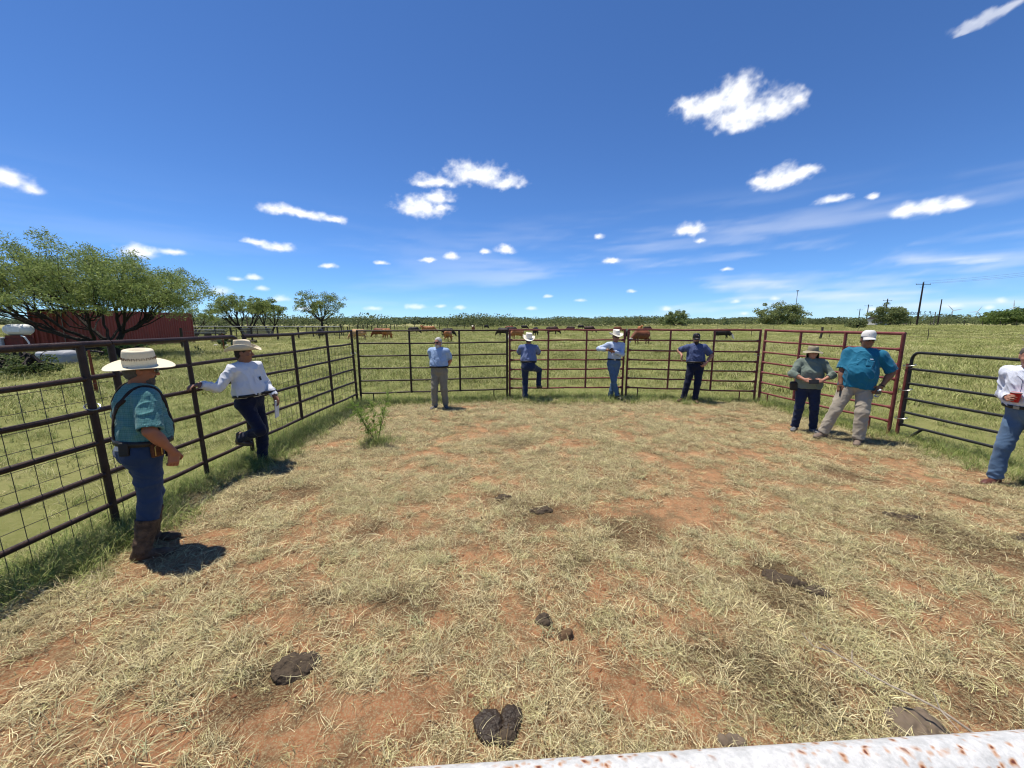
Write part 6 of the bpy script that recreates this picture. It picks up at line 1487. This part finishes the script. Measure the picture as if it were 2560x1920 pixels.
# ---------------------------------------------------------------- dung, sticks, weed in the pen
M_DUNGW = material('wet_dark_dung', (.042, .027, .015), .42, 0, (.026, .017, .010), 14, .5, .6, 70, .35); M_DUNGD = material('dry_crusted_dung', (.050, .036, .024), .9, 0, (.085, .062, .04), 16, .5, .8, 60)
def ripples(c, f, a):
    c = _v(c); return lambda V, N: a*np.sin(f*.6*np.linalg.norm(V-c, axis=1)+9*vnoise(V*14))*(.3+vnoise(V*20+5))+.011*(vnoise(V*26+f)-.5)+.005*(vnoise(V*70)-.5)
t = empty('cow_dung', (-.07, 1.63, gz(-.07, 1.63)), R(8)); t.scale = (.88, .88, .9); tag(t, 'fresh glossy two-lobed cow dung pat near the bottom middle', 'dung')
field_obj('fold', Field().u(f_ell((-.055, .01, .022), (.085, .080, .030)), 0).u(f_ell((-.045, -.055, .014), (.07, .05, .022)), .02), M_DUNGW, t, .005, ripples((-.05, .03, .06), 300, .0026))
field_obj('fold', Field().u(f_ell((.080, .035, .020), (.066, .062, .028)), 0).u(f_ell((.070, -.02, .018), (.055, .045, .025)), .012), M_DUNGW, t, .005, ripples((.05, .08, .05), 280, .0030))
field_obj('fold', Field().u(f_ell((.035, -.075, .015), (.06, .05, .028)), 0), M_DUNGD, t, .006, lambda V, N: (vnoise(V*55)-.5)*.016)
def pat(label, x, y, r, seed, mat=M_DUNGD, rz=0, h=.035):
    rng = np.random.default_rng(seed); F = Field().u(f_ell((0, 0, .008), (r[0], r[1], h)), 0)
    for k in range(5): a = rng.uniform(0, 6.28); F.u(f_ell((math.cos(a)*r[0]*.6, math.sin(a)*r[1]*.6, .01), (r[0]*rng.uniform(.3, .5), r[1]*rng.uniform(.35, .6), h*rng.uniform(.7, 1.3))), .02)
    o = field_obj('cow_dung', F, mat, None, max(r)/22, lambda V, N: (vnoise(V*16+seed)-.5)*.03+(vnoise(V*38+seed)-.5)*.022+(vnoise(V*90+seed)-.5)*.008); o.location = (x, y, gz(x, y)-.005); o.rotation_euler = (0, 0, rz); tag(o, label, 'dung')
pat('dark crusted cow dung pat at lower left', -1.27, 1.96, (.135, .085), 3, rz=R(15), h=.045)
pat('long broken dung patch right of centre in the grass', 2.12, 2.72, (.14, .07), 4, rz=R(-28), h=.026); pat('crumbled end of the dung patch right of centre', 2.28, 2.60, (.08, .05), 14, rz=R(-20), h=.02); pat('dung patch below the man in the teal shirt', 4.06, 3.72, (.15, .07), 5, rz=R(-20), h=.022)
pat('scattered dung in the middle of the pen', .30, 3.86, (.13, .07), 6, h=.02); pat('small dung patch left of the middle dung', -.10, 4.15, (.09, .06), 7, h=.02); pat('dry dung lump in the grass above the fresh pat', .22, 2.30, (.055, .035), 8, h=.018); pat('small dry dung lump beside a dug hole', .34, 2.20, (.04, .03), 9, material('brown_clod', (.14, .085, .045), .9), h=.018)
pat('old flat dung pat under the fallen stick', 2.02, 1.62, (.15, .10), 10, material('weathered_dung', (.12, .09, .06), .9, 0, (.16, .12, .085), 20), h=.02); pat('small grey dung pat near the rusty rail', 1.06, 1.55, (.05, .025), 12, material('weathered_dung', (.12, .09, .06), .9), h=.015)
pat('broad dark dung stain heap at the right side of the pen', 4.9, 3.3, (.22, .10), 13, h=.02)
t = empty('fallen_stick', (0, 0, 0)); tag(t, 'pale dry stick lying at the bottom right by the rail', 'stick'); M_TW = material('bleached_twig', (.42, .36, .29), .85, 0, (.24, .19, .14), 30, .5)
P0, P1 = _v((1.80, 2.02, .09)), _v((2.18, 1.46, .10)); k = np.linspace(0, 1, 9)[:, None]; pts = P0+(P1-P0)*k; pts[:, 2] += .035*np.sin(k[:, 0]*3.1)+.01*np.sin(k[:, 0]*11); pts[:, 0] += .012*np.sin(k[:, 0]*9)
MB().tube(pts, np.linspace(.003, .0062, 9), 7).build('stem', M_TW, t, True)
for i, (q, d) in enumerate(((1, (-.05, .05, .03)), (2, (.05, .06, .02)), (0, (-.03, .06, .035)), (6, (-.02, -.10, .0)), (6, (.01, .05, .05)))): MB().tube([pts[q], pts[q]+_v(d)*.6, pts[q]+_v(d)], [.003, .0025, .0015], 5).build('twig', M_TW, t, True)
# young mesquite sprout by the left fence
rng = np.random.default_rng(6); t = empty('mesquite_sapling', (-2.28, 6.25, gz(-2.28, 6.25))); tag(t, 'bright green young mesquite sprout near the back left corner', 'plant'); tip = []
M_STEM = material('sapling_stem', (.07, .045, .030), .8)
for i in range(6):
    a = rng.uniform(0, 6.28); L = rng.uniform(.45, .75); e = _v((math.cos(a)*L*.5, math.sin(a)*L*.5, L)); p = bez((0, 0, -.02), e, (math.cos(a)*.03, math.sin(a)*.03, .06), 7, rng, .008); MB().tube(p, np.linspace(.006, .002, 7), 6).build('stem', M_STEM, t, True)
    for s in p[2:]:
        for _ in range(5): d = nrm(rng.normal(size=3)+_v((0, 0, .25))); tip.append((s, s+d*rng.uniform(.05, .19)))
C = []; 
for a, b in tip:
    for q in np.linspace(.15, 1, 13): C += [a+(b-a)*q+rng.normal(size=3)*.008, a+(b-a)*q+rng.normal(size=3)*.008]
V, F, T = leaf_quads(np.array(C), .04, rng, .25, .16, ((.11, .17, .03), (.085, .135, .024), (.15, .21, .042))); link('foliage', np_mesh('foliage', V, F, False, T), M_LEAF, t)
print('tris', sum(sum(p.loop_total-2 for p in o.data.polygons) if len(o.data.polygons) < 3000 else len(o.data.polygons)*2 for o in COL.objects if o.type == 'MESH'), len(COL.objects))
print('done', round(time.time()-T0, 1))
